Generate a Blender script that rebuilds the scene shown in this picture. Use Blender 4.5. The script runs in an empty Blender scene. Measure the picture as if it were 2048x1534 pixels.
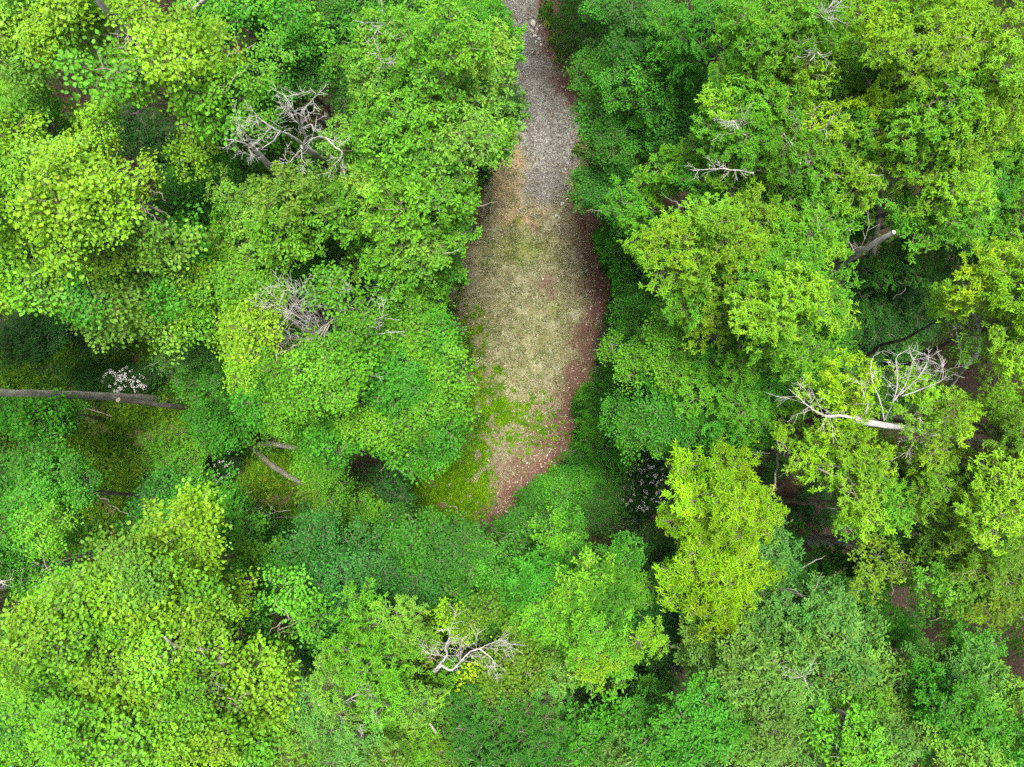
import bpy, math, random
import numpy as np
from mathutils import Vector, Matrix, Quaternion

# ------------------------------------------------------------------ camera, sky, sun, exposure
S = bpy.context.scene
COL = S.collection
HC = 42.0                       # flying height of the camera in metres
FPX = 1384.0                    # focal length in photograph pixels (2048 wide)
cam = bpy.data.cameras.new('camera')
cam_o = bpy.data.objects.new('camera', cam)
COL.objects.link(cam_o)
cam_o.location = (0, 0, HC)
cam_o.rotation_euler = (0, 0, 0)
cam.sensor_width = 36.0
cam.lens = 36.0 * FPX / 2048.0
cam.clip_start = 0.5
cam.clip_end = 1000
S.camera = cam_o

SUN_EL, SUN_AZ = math.radians(78), math.radians(10)      # azimuth from +Y, clockwise
world = bpy.data.worlds.new('World')
S.world = world
world.use_nodes = True
wn = world.node_tree
wn.nodes.clear()
wo = wn.nodes.new('ShaderNodeOutputWorld')
wb = wn.nodes.new('ShaderNodeBackground')
ws = wn.nodes.new('ShaderNodeTexSky')
ws.sky_type = 'NISHITA'
ws.sun_disc = False
ws.sun_elevation = SUN_EL
ws.sun_rotation = SUN_AZ
ws.air_density = 0.8
ws.dust_density = 7.0
ws.ozone_density = 1.0
wb.inputs['Strength'].default_value = 0.11
whb = wn.nodes.new('ShaderNodeHueSaturation')        # thin overcast: the sky with most of its blue taken out
whb.inputs['Saturation'].default_value = 0.35
wn.links.new(ws.outputs[0], whb.inputs['Color'])
wn.links.new(whb.outputs[0], wb.inputs['Color'])
wn.links.new(wb.outputs[0], wo.inputs['Surface'])

sun = bpy.data.lights.new('sun', 'SUN')
sun.energy = 2.5
sun.angle = math.radians(18)
sun.color = (1.0, 0.95, 0.86)
sun_o = bpy.data.objects.new('sun', sun)
COL.objects.link(sun_o)
sd = Vector((math.cos(SUN_EL) * math.sin(SUN_AZ), math.cos(SUN_EL) * math.cos(SUN_AZ), math.sin(SUN_EL)))
sun_o.rotation_euler = sd.to_track_quat('Z', 'Y').to_euler()
sun_o.location = sd * 80

S.view_settings.view_transform = 'Standard'
S.view_settings.look = 'None'
S.view_settings.gamma = 1
S.view_settings.use_curve_mapping = False
S.view_settings.exposure = 2.12
S.render.engine = 'CYCLES'
S.cycles.use_denoising = False
S.cycles.max_bounces = 7
S.cycles.diffuse_bounces = 4
S.cycles.transmission_bounces = 4
S.cycles.glossy_bounces = 2

R = np.random.RandomState(11)
rnd = random.Random(5)


def W(u, v, z=0.0):
    """photograph pixel + height above the ground -> point in the world"""
    return np.array(((u - 1024.0) * (HC - z) / FPX, (767.0 - v) * (HC - z) / FPX, z))


# ------------------------------------------------------------------ materials
def new_mat(name):
    m = bpy.data.materials.new(name)
    m.use_nodes = True
    nt = m.node_tree
    nt.nodes.clear()
    out = nt.nodes.new('ShaderNodeOutputMaterial')
    return m, nt, out


def N(nt, kind, **kw):
    n = nt.nodes.new(kind)
    for k, v in kw.items():
        setattr(n, k, v)
    return n


def mixc(nt, fac, a, b, blend='MIX'):
    n = nt.nodes.new('ShaderNodeMix')
    n.data_type = 'RGBA'
    n.blend_type = blend
    for sock, val in ((n.inputs[0], fac), (n.inputs[6], a), (n.inputs[7], b)):
        if hasattr(val, 'links') or isinstance(val, bpy.types.NodeSocket):
            nt.links.new(val, sock)
        elif isinstance(val, (int, float)):
            sock.default_value = val
        else:
            sock.default_value = (*val, 1)
    return n.outputs[2]


def noise(nt, scale, detail=4, rough=0.6, vec=None, dist=0.0):
    n = N(nt, 'ShaderNodeTexNoise')
    n.inputs['Scale'].default_value = scale
    n.inputs['Detail'].default_value = detail
    n.inputs['Roughness'].default_value = rough
    n.inputs['Distortion'].default_value = dist
    if vec is not None:
        nt.links.new(vec, n.inputs['Vector'])
    return n


def ramp(nt, src, stops):
    r = N(nt, 'ShaderNodeValToRGB')
    els = r.color_ramp.elements
    while len(els) < len(stops):
        els.new(0.5)
    for e, (p, c) in zip(els, stops):
        e.position = p
        e.color = (*c, 1) if len(c) == 3 else c
    nt.links.new(src, r.inputs[0])
    return r.outputs[0]


def leaf_material(name, use_attr):
    """thin leaf: diffuse + light shining through + a little gloss. tint attribute varies single leaves"""
    m, nt, out = new_mat(name)
    if use_attr:
        a = N(nt, 'ShaderNodeAttribute', attribute_name='leaf_colour')
        base = a.outputs['Color']
    else:
        oi = N(nt, 'ShaderNodeObjectInfo')
        base = oi.outputs['Color']
    t = N(nt, 'ShaderNodeAttribute', attribute_name='tint')
    # per-leaf value and hue
    dark = mixc(nt, 1.0, base, (0.50, 0.66, 0.80), 'MULTIPLY')
    lite = mixc(nt, 1.0, base, (1.30, 1.22, 1.1), 'MULTIPLY')
    c = mixc(nt, t.outputs['Fac'], dark, lite)
    mr = N(nt, 'ShaderNodeMapRange')
    mr.inputs['From Min'].default_value = 0.985
    mr.inputs['From Max'].default_value = 1.0
    nt.links.new(t.outputs['Fac'], mr.inputs['Value'])
    c = mixc(nt, mr.outputs[0], c, (0.30, 0.20, 0.035))
    geo = N(nt, 'ShaderNodeNewGeometry')
    pale = mixc(nt, 0.5, c, mixc(nt, 1.0, c, (1.3, 1.2, 1.8), 'MULTIPLY'))
    c = mixc(nt, geo.outputs['Backfacing'], c, pale)
    b = N(nt, 'ShaderNodeBsdfPrincipled')
    b.inputs['Roughness'].default_value = 0.50
    b.inputs['Specular IOR Level'].default_value = 0.16
    nt.links.new(c, b.inputs['Base Color'])
    tr = N(nt, 'ShaderNodeBsdfTranslucent')
    tc = mixc(nt, 1.0, c, (1.25, 1.35, 0.5), 'MULTIPLY')
    nt.links.new(tc, tr.inputs['Color'])
    mx = N(nt, 'ShaderNodeMixShader')
    mx.inputs[0].default_value = 0.40
    nt.links.new(b.outputs[0], mx.inputs[1])
    nt.links.new(tr.outputs[0], mx.inputs[2])
    nt.links.new(mx.outputs[0], out.inputs['Surface'])
    return m


def bark_material(name, c1, c2, c3, scale=6.0, lichen=0.35):
    m, nt, out = new_mat(name)
    tc = N(nt, 'ShaderNodeTexCoord')
    mp = N(nt, 'ShaderNodeMapping')
    mp.inputs['Scale'].default_value = (1, 1, 0.25)
    nt.links.new(tc.outputs['Object'], mp.inputs['Vector'])
    n1 = noise(nt, scale, 6, 0.7, mp.outputs[0])
    n2 = noise(nt, scale * 0.35, 3, 0.6, tc.outputs['Object'])
    n3 = noise(nt, scale * 3.2, 5, 0.7, mp.outputs[0])
    a = ramp(nt, n1.outputs['Fac'], [(0.3, c1), (0.65, c2)])
    f = ramp(nt, n2.outputs['Fac'], [(0.45, (0, 0, 0)), (0.62, (lichen,) * 3)])
    c = mixc(nt, f, a, c3)
    b = N(nt, 'ShaderNodeBsdfPrincipled')
    b.inputs['Roughness'].default_value = 0.85
    b.inputs['Specular IOR Level'].default_value = 0.2
    nt.links.new(c, b.inputs['Base Color'])
    bp = N(nt, 'ShaderNodeBump')
    bp.inputs['Strength'].default_value = 0.8
    bp.inputs['Distance'].default_value = 0.03
    nt.links.new(n3.outputs['Fac'], bp.inputs['Height'])
    nt.links.new(bp.outputs[0], b.inputs['Normal'])
    nt.links.new(b.outputs[0], out.inputs['Surface'])
    return m


def attr_material(name, rough=0.8, spec=0.25, trans=0.0):
    """matt surface whose pieces carry their own colour in the attribute leaf_colour"""
    m, nt, out = new_mat(name)
    a = N(nt, 'ShaderNodeAttribute', attribute_name='leaf_colour')
    tc = N(nt, 'ShaderNodeTexCoord')
    n1 = noise(nt, 40, 3, 0.6, tc.outputs['Object'])
    f = ramp(nt, n1.outputs['Fac'], [(0.3, (0.75,) * 3), (0.7, (1.2,) * 3)])
    c = mixc(nt, 1.0, a.outputs['Color'], f, 'MULTIPLY')
    b = N(nt, 'ShaderNodeBsdfPrincipled')
    b.inputs['Roughness'].default_value = rough
    b.inputs['Specular IOR Level'].default_value = spec
    nt.links.new(c, b.inputs['Base Color'])
    sh = b.outputs[0]
    if trans:
        tr = N(nt, 'ShaderNodeBsdfTranslucent')
        nt.links.new(c, tr.inputs['Color'])
        mx = N(nt, 'ShaderNodeMixShader')
        mx.inputs[0].default_value = trans
        nt.links.new(sh, mx.inputs[1])
        nt.links.new(tr.outputs[0], mx.inputs[2])
        sh = mx.outputs[0]
    nt.links.new(sh, out.inputs['Surface'])
    return m


M_LEAF = leaf_material('leaf', False)
M_LEAF_A = leaf_material('leaf_mixed', True)
M_LITTER = attr_material('dry_litter', 0.75, 0.3, 0.1)
M_STONE = attr_material('stone', 0.8, 0.3)
M_BARK = bark_material('bark', (0.075, 0.060, 0.048), (0.17, 0.145, 0.12), (0.30, 0.30, 0.26))
M_BARK_D = bark_material('dark_bark', (0.035, 0.028, 0.022), (0.09, 0.075, 0.062), (0.16, 0.17, 0.13))  # dark wood; on the right-edge trunks it stands in for shade
M_BARK_G = bark_material('grey_bark', (0.13, 0.118, 0.10), (0.29, 0.27, 0.235), (0.36, 0.36, 0.31), 8.0, 0.6)
M_DEAD = bark_material('bleached_wood', (0.12, 0.11, 0.10), (0.27, 0.26, 0.245), (0.35, 0.34, 0.33), 11.0, 0.6)
M_TWIG = bark_material('twig_bark', (0.04, 0.04, 0.022), (0.085, 0.08, 0.05), (0.12, 0.12, 0.085), 12.0)


# ------------------------------------------------------------------ mesh helpers
class Geo:
    """collects vertices and same-size faces into one mesh"""
    def __init__(self):
        self.V, self.Q, self.mi, self.n = [], [], [], 0
        self.tint, self.colr = [], []

    def add(self, v, f, mat=0, tint=None, colr=None):
        v = np.asarray(v, dtype=np.float32).reshape(-1, 3)
        f = np.asarray(f, dtype=np.int64)
        self.V.append(v)
        self.Q.append(f + self.n)
        self.mi.append(np.full(len(f), mat, dtype=np.int32))
        nv = len(v)
        self.tint.append(np.full(nv, 0.5, np.float32) if tint is None else np.asarray(tint, np.float32))
        if colr is None:
            colr = np.tile(np.array([[0.2, 0.2, 0.2]], np.float32), (nv, 1))
        self.colr.append(np.asarray(colr, np.float32))
        self.n += nv

    def mesh(self, name, mats, smooth=False, colour=False):
        V = np.concatenate(self.V)
        me = bpy.data.meshes.new(name)
        loops = np.concatenate([q.ravel() for q in self.Q])
        sizes = np.concatenate([np.full(len(q), q.shape[1], dtype=np.int32) for q in self.Q])
        starts = np.concatenate([[0], np.cumsum(sizes)[:-1]]).astype(np.int32)
        me.vertices.add(len(V))
        me.vertices.foreach_set('co', V.ravel())
        me.loops.add(len(loops))
        me.loops.foreach_set('vertex_index', loops.astype(np.int32))
        me.polygons.add(len(sizes))
        me.polygons.foreach_set('loop_start', starts)
        me.polygons.foreach_set('loop_total', sizes)
        me.polygons.foreach_set('material_index', np.concatenate(self.mi))
        me.polygons.foreach_set('use_smooth', np.full(len(sizes), smooth, dtype=bool))
        for m in mats:
            me.materials.append(m)
        a = me.attributes.new('tint', 'FLOAT', 'POINT')
        a.data.foreach_set('value', np.concatenate(self.tint))
        if colour:
            c = np.concatenate(self.colr)
            c4 = np.concatenate([c, np.ones((len(c), 1), np.float32)], axis=1)
            a = me.attributes.new('leaf_colour', 'FLOAT_COLOR', 'POINT')
            a.data.foreach_set('color', c4.ravel().astype(np.float32))
        me.update(calc_edges=True)
        me.validate()
        return me


def tube(g, pts, radii, sides=6, mat=0, cap=True, wob=0.0):
    """tapered tube through pts"""
    P = np.asarray(pts, float)
    n = len(P)
    T = np.gradient(P, axis=0)
    T /= np.linalg.norm(T, axis=1)[:, None] + 1e-9
    ref = np.array((0, 0, 1.0)) if abs(T[0][2]) < 0.9 else np.array((1.0, 0, 0))
    ang = np.arange(sides) / sides * 2 * math.pi
    V = []
    u = np.cross(T[0], ref)
    u /= np.linalg.norm(u)
    for i in range(n):
        u = u - T[i] * np.dot(u, T[i])
        u /= np.linalg.norm(u) + 1e-9
        w = np.cross(T[i], u)
        rr = radii[i] * (1 + wob * (R.rand(sides) - .5))
        V.append(P[i] + rr[:, None] * (np.cos(ang)[:, None] * u + np.sin(ang)[:, None] * w))
    V = np.concatenate(V)
    F = []
    for i in range(n - 1):
        for k in range(sides):
            a, b = i * sides + k, i * sides + (k + 1) % sides
            F.append((a, b, b + sides, a + sides))
    g.add(V, F, mat)
    if cap:
        o = (n - 1) * sides
        g.add(V[o:], [tuple(range(sides))], mat)


def smooth_path(pts, sub=5, jit=0.0):
    """Catmull-Rom through the points"""
    P = [np.asarray(p, float) for p in pts]
    P = [2 * P[0] - P[1]] + P + [2 * P[-1] - P[-2]]
    out = []
    for i in range(1, len(P) - 2):
        for k in range(sub):
            t = k / sub
            p0, p1, p2, p3 = P[i - 1], P[i], P[i + 1], P[i + 2]
            out.append(0.5 * ((2 * p1) + (-p0 + p2) * t + (2 * p0 - 5 * p1 + 4 * p2 - p3) * t * t
                              + (-p0 + 3 * p1 - 3 * p2 + p3) * t ** 3))
    out.append(P[-2])
    out = np.array(out)
    if jit:
        j = (R.rand(*out.shape) - .5) * 2 * jit
        j[0] = j[-1] = 0
        out = out + j
    return out


def leaves(g, pos, yaw, pitch, roll, L, Wd, prof=(0.42, 0.40), fold=0.18, curl=0.12, mat=0, tint=None, colr=None):
    """many leaves at once; every leaf has six corners and is folded along its midrib"""
    n = len(pos)
    pos = np.asarray(pos, float)
    cy, sy, cp, sp = np.cos(yaw), np.sin(yaw), np.cos(pitch), np.sin(pitch)
    d = np.stack([cy * cp, sy * cp, sp], 1)
    s = np.stack([-sy, cy, np.zeros(n)], 1)
    up = np.cross(d, s)
    cr, sr = np.cos(roll)[:, None], np.sin(roll)[:, None]
    s2 = s * cr + up * sr
    u2 = up * cr - s * sr
    L = np.broadcast_to(L, n)[:, None]
    Wd = np.broadcast_to(Wd, n)[:, None]
    w1, w2 = prof
    base = pos
    tip = pos + d * L - u2 * L * curl
    l1 = pos + d * L * .32 + s2 * Wd * w1 + u2 * Wd * fold
    r1 = pos + d * L * .32 - s2 * Wd * w1 + u2 * Wd * fold
    l2 = pos + d * L * .74 + s2 * Wd * w2 + u2 * (Wd * fold - L * curl * .5)
    r2 = pos + d * L * .74 - s2 * Wd * w2 + u2 * (Wd * fold - L * curl * .5)
    V = np.stack([base, r1, r2, tip, l2, l1], 1).reshape(-1, 3)
    o = np.arange(n)[:, None] * 6
    F = np.concatenate([o + np.array([[0, 1, 2, 3]]), o + np.array([[0, 3, 4, 5]])])
    if tint is None:
        tint = R.rand(n)
    tv = np.repeat(tint, 6)
    cv = None if colr is None else np.repeat(colr, 6, axis=0)
    g.add(V, F, mat, tv, cv)


def link(o, parent=None, kind=None, label=None, cat=None, group=None):
    COL.objects.link(o)
    if parent is not None:
        o.parent = parent
    if kind:
        o['kind'] = kind
    if label:
        o['label'] = label
    if cat:
        o['category'] = cat
    if group:
        o['group'] = group
    return o


def obj(name, me, parent=None, **kw):
    return link(bpy.data.objects.new(name, me), parent, **kw)


def thing(name, loc, label, cat, group=None):
    o = bpy.data.objects.new(name, None)
    o.empty_display_size = 0.5
    o.location = loc
    return link(o, None, None, label, cat, group)


# ------------------------------------------------------------------ layout masks, in photograph pixels on the ground
def in_poly(u, v, poly):
    u, v = np.asarray(u, float), np.asarray(v, float)
    inside = np.zeros(u.shape, bool)
    n = len(poly)
    for i in range(n):
        x1, y1 = poly[i]
        x2, y2 = poly[(i + 1) % n]
        c = ((y1 > v) != (y2 > v)) & (u < (x2 - x1) * (v - y1) / (y2 - y1 + 1e-9) + x1)
        inside ^= c
    return inside


def poly_dist(u, v, poly, closed=True):
    """distance to the outline"""
    u, v = np.asarray(u, float), np.asarray(v, float)
    d = np.full(u.shape, 1e9)
    n = len(poly)
    for i in range(n if closed else n - 1):
        x1, y1 = poly[i]
        x2, y2 = poly[(i + 1) % n]
        dx, dy = x2 - x1, y2 - y1
        t = np.clip(((u - x1) * dx + (v - y1) * dy) / (dx * dx + dy * dy + 1e-9), 0, 1)
        d = np.minimum(d, np.hypot(u - x1 - t * dx, v - y1 - t * dy))
    return d


def soft_in(u, v, poly, w):
    s = np.where(in_poly(u, v, poly), 1, -1) * poly_dist(u, v, poly)
    return np.clip(s / w * .5 + .5, 0, 1)


# open ground seen between the trees (kept free of crowns)
CLEARING = [(1008, 0), (1012, -60), (1060, -60), (1078, 0), (1092, 60), (1110, 110), (1150, 165), (1165, 200), (1152, 225), (1162, 265), (1140, 300),
            (1148, 350), (1150, 400), (1180, 425), (1215, 428), (1185, 480), (1205, 540), (1225, 575), (1216, 640),
            (1195, 690), (1200, 740), (1178, 762), (1145, 790), (1150, 850), (1135, 905), (1085, 940), (1045, 990),
            (985, 1052), (925, 1035), (840, 1030), (815, 985), (870, 930), (930, 905), (965, 850), (940, 800), (952, 745),
            (930, 690), (910, 620), (925, 570), (905, 500), (950, 470), (945, 430), (960, 380), (985, 330), (1035, 300),
            (1050, 250), (1050, 195), (1042, 160), (1034, 120), (1040, 85), (1036, 40)]
GRAVEL = [(985, -60), (1062, -60), (1075, 40), (1095, 110), (1108, 160), (1130, 210), (1168, 240), (1165, 290),
          (1145, 340), (1140, 385), (1112, 400), (1085, 425), (1050, 400), (1050, 330), (1038, 270), (1020, 180), (1000, 90)]
OPEN_LEFT = [(70, 680), (260, 650), (330, 740), (430, 800), (540, 880), (600, 900), (620, 1000), (590, 1060), (540, 1080),
             (420, 960), (350, 950), (290, 1010), (250, 1080), (120, 1060), (170, 960), (90, 890), (140, 830), (60, 760)]
GAPS = [  # ellipses u, v, ru, rv : crowns higher than z are kept out
    (290, 225, 55, 32, 12), (330, 245, 50, 28, 12), (130, 165, 40, 32, 12), (500, 70, 28, 26, 12), (505, 335, 42, 30, 12),
    (330, 400, 45, 36, 14), (360, 370, 40, 30, 14), (30, 640, 55, 28, 12), (290, 290, 60, 24, 12),
    (722, 925, 28, 26, 8), (765, 965, 48, 36, 9), (1262, 560, 26, 24, 6), (1222, 945, 30, 30, 6), (1188, 1075, 26, 28, 6),
    (1790, 600, 55, 34, 9), (1835, 655, 60, 40, 9), (1720, 650, 16, 26, 9), (1900, 530, 30, 24, 9), (1660, 1120, 52, 26, 9),
    (1690, 1080, 58, 16, 9), (1880, 1255, 42, 28, 8), (1800, 1190, 24, 26, 8), (1640, 1010, 36, 42, 8), (1345, 400, 30, 20, 8),
    (580, 1030, 26, 40, 8), (560, 1250, 24, 18, 10), (590, 1330, 20, 26, 10), (1360, 1360, 30, 26, 9), (1180, 1390, 42, 22, 10),
    (1420, 500, 8, 20, 14), (1540, 930, 34, 48, 8), (1860, 700, 34, 30, 10), (1440, 120, 16, 24, 10), (1180, 60, 40, 22, 8),
    (1285, 960, 44, 52, 5), (2010, 1330, 20, 24, 9), (60, 1160, 40, 24, 12), (150, 1125, 60, 14, 10),
    (660, 500, 26, 26, 14), (470, 90, 24, 30, 10), (530, 900, 40, 26, 8), (150, 800, 180, 24, 10),
]
# trunks and limbs that the photograph shows bare: capsules u1,v1,u2,v2,radius and lowest crown height kept away
BARE = [(0, 787, 310, 797, 16, 0.5), (235, 800, 380, 816, 12, 0.5), (1622, 1080, 1725, 1078, 34, 2), (1762, 1064, 1826, 1057, 30, 2),
        (1668, 538, 1792, 462, 26, 3), (1755, 500, 1762, 380, 11, 12), (1762, 380, 1825, 355, 9, 12), (1250, 125, 1250, 190, 9, 7),
        (1252, 225, 1282, 195, 9, 7), (1950, 610, 1965, 680, 12, 10), (1925, 560, 1950, 610, 9, 10), (1895, 770, 1925, 735, 10, 10),
        (1725, 845, 1860, 868, 22, 3), (1860, 868, 1972, 884, 20, 3), (1600, 800, 1680, 830, 12, 3), (1770, 720, 1810, 800, 24, 6),
        (1850, 720, 1880, 790, 22, 6), (545, 325, 545, 345, 14, 6), (460, 250, 540, 340, 18, 6), (560, 240, 620, 300, 34, 12),
        (600, 190, 635, 240, 24, 12), (640, 290, 680, 320, 16, 12), (535, 565, 640, 660, 30, 16), (590, 555, 650, 650, 28, 16),
        (560, 640, 640, 680, 9, 17), (720, 560, 680, 650, 20, 17), (735, 655, 805, 635, 14, 17), (550, 690, 640, 680, 12, 17),
        (1588, 305, 1640, 262, 12, 14), (1568, 400, 1580, 370, 8, 14), (870, 1335, 890, 1275, 12, 14), (890, 1335, 950, 1300, 10, 14),
        (950, 1300, 1000, 1280, 12, 14), (858, 1450, 900, 1490, 9, 12), (660, 1400, 720, 1385, 10, 14), (335, 1275, 360, 1290, 9, 14),
        (360, 1290, 440, 1305, 10, 14), (200, 5, 262, 75, 9, 14), (225, 97, 262, 97, 7, 14), (455, 190, 480, 222, 10, 12),
        (1440, 340, 1500, 350, 8, 14), (395, 0, 382, 28, 8, 12), (240, 1087, 150, 1115, 10, 3), (1605, 1375, 1615, 1350, 8, 14)]


_gu, _gv = np.meshgrid(np.arange(-400, 2460, 8.0), np.arange(-400, 1950, 8.0))


def _sdf(poly):
    return (np.where(in_poly(_gu, _gv, poly), 1, -1) * poly_dist(_gu, _gv, poly)).tolist()


SD_CLEAR, SD_OPEN = _sdf(CLEARING), _sdf(OPEN_LEFT)


def sd(grid, u, v):
    i = min(len(grid) - 1, max(0, int((v + 400) / 8 + .5)))
    j = min(len(grid[0]) - 1, max(0, int((u + 400) / 8 + .5)))
    return grid[i][j]


def keep_out(p, rad):
    """True where a leafy branch at p (world) of radius rad must not stand"""
    k = FPX / (HC - p[2])
    u, v, r = 1024 + p[0] * k, 767 - p[1] * k, rad * k
    if sd(SD_CLEAR, u, v) > -r * .55:
        return True
    for gu, gv, ru, rv, z in GAPS:
        if p[2] > z and ((u - gu) / (ru * 1.15 + r * .5)) ** 2 + ((v - gv) / (rv * 1.15 + r * .5)) ** 2 < 1:
            return True
    if p[2] > 6 and sd(SD_OPEN, u, v) > r * .1:
        return True
    for u1, v1, u2, v2, rr, z in BARE:
        if p[2] > z:
            dx, dy = u2 - u1, v2 - v1
            t = min(1, max(0, ((u - u1) * dx + (v - v1) * dy) / (dx * dx + dy * dy)))
            if math.hypot(u - u1 - t * dx, v - v1 - t * dy) < rr * .55 + r * .42:
                return True
    return False


# ------------------------------------------------------------------ the ground: one sheet
def fbm(x, y, seed, octs=4, base=0.25):
    r = np.random.RandomState(seed)
    out = np.zeros_like(x)
    amp, f = 1.0, base
    for _ in range(octs):
        for k in range(3):
            a, ph = r.rand() * math.tau, r.rand() * math.tau
            out += amp / 3 * np.sin((x * math.cos(a) + y * math.sin(a)) * f * math.tau + ph
                                    + 1.3 * np.sin((x * math.sin(a) - y * math.cos(a)) * f * 4.1 + ph * 2))
        amp *= .55
        f *= 2.1
    return out


def ground_px(x, y):
    return 1024 + x * FPX / HC, 767 - y * FPX / HC


def ground_z(x, y):
    x, y = np.asarray(x, float), np.asarray(y, float)
    u, v = ground_px(x, y)
    c = soft_in(u, v, CLEARING, 120)
    rough = fbm(x, y, 3, 4, 0.09) * .22 + fbm(x, y, 8, 3, 0.5) * .05
    gr = soft_in(u, v, GRAVEL, 40)
    wheel = -0.03 * gr * np.cos((u - (1062 + (v - 100) * .13)) / 26.0)
    return rough * (1 - .85 * c) + fbm(x, y, 21, 3, 0.8) * .02 * c + wheel + 0.03 * gr


def axis(lo, hi, step, far):
    a = np.arange(lo, hi + step, step)
    left = lo - np.geomspace(step * 2, far, 22)[::-1]
    right = a[-1] + np.geomspace(step * 2, far, 22)
    return np.concatenate([left, a, right])


gx, gy = axis(-33, 33, 0.16, 260), axis(-26, 26, 0.16, 260)
GX, GY = np.meshgrid(gx, gy)
GZ = ground_z(GX, GY)
GU, GV = ground_px(GX, GY)
wob = fbm(GX, GY, 5, 4, 0.35)
wob2 = fbm(GX, GY, 6, 4, 0.6)
U2, V2 = GU + wob * 9, GV + wob2 * 9
a_gravel = soft_in(GU + wob * 12, GV + wob2 * 12, GRAVEL, 34)
a_gravel = a_gravel * np.clip((455 - (GV + wob * 18)) / 75, 0, 1) ** .7
rut_c = 1052 + np.clip((GV - 60) * .155, -6, 48)
a_rut = a_gravel * np.maximum(np.exp(-((GU - rut_c + 24) / 7.0) ** 2), np.exp(-((GU - rut_c - 24) / 7.0) ** 2)) * np.clip(.6 + .6 * fbm(GX, GY, 61, 3, .3), 0, 1)
a_clear = soft_in(U2, V2, CLEARING, 70)


def ell(u, v, cu, cv, ru, rv, p=1.0):
    return np.clip(1.35 - np.sqrt(((u - cu) / ru) ** 2 + ((v - cv) / rv) ** 2), 0, 1) ** p


a_sand = np.maximum.reduce([ell(U2, V2, 1018, 365, 34, 75), ell(U2, V2, 1035, 435, 55, 26), ell(U2, V2, 1085, 418, 24, 14) * .8,
                            ell(U2, V2, 1020, 300, 22, 40) * .6])
a_grass = np.maximum.reduce([ell(U2, V2, 1040, 500, 85, 48) * .75, ell(U2, V2, 1060, 690, 130, 180) * .35, ell(U2, V2, 1035, 436, 12, 16), ell(U2, V2, 1110, 612, 26, 40) * .6,
                             ell(U2, V2, 975, 660, 40, 60) * .5, ell(U2, V2, 980, 760, 60, 60) * .5, ell(U2, V2, 900, 970, 80, 70) * .45,
                             ell(U2, V2, 1010, 850, 60, 40) * .4, ell(U2, V2, 1160, 200, 30, 80) * .65,
                             soft_in(U2, V2, OPEN_LEFT, 70) * .8, ell(U2, V2, 255, 900, 190, 110)])
LITTER_LINE = [(1085, -40), (1110, 90), (1165, 230), (1165, 420), (1195, 470), (1205, 600), (1180, 700), (1140, 800), (1125, 870),
               (1100, 930), (1040, 985), (960, 1045)]
a_litter = np.clip(1.12 - poly_dist(GU + wob * 16, GV + wob2 * 16, LITTER_LINE, False) / 46, 0, 1)
a_litter = np.maximum.reduce([a_litter, ell(U2, V2, 1050, 965, 75, 80) * .85, ell(U2, V2, 1090, 880, 60, 70) * .75, ell(U2, V2, 1185, 445, 55, 40), ell(U2, V2, 1095, 575, 30, 26) * .7, ell(U2, V2, 1070, 455, 10, 20) * .7,
                              ell(U2, V2, 925, 490, 24, 30) * .8, ell(U2, V2, 950, 420, 20, 80) * .7, ell(U2, V2, 1040, 990, 70, 50)])
a_forest = 1 - a_clear


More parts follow.
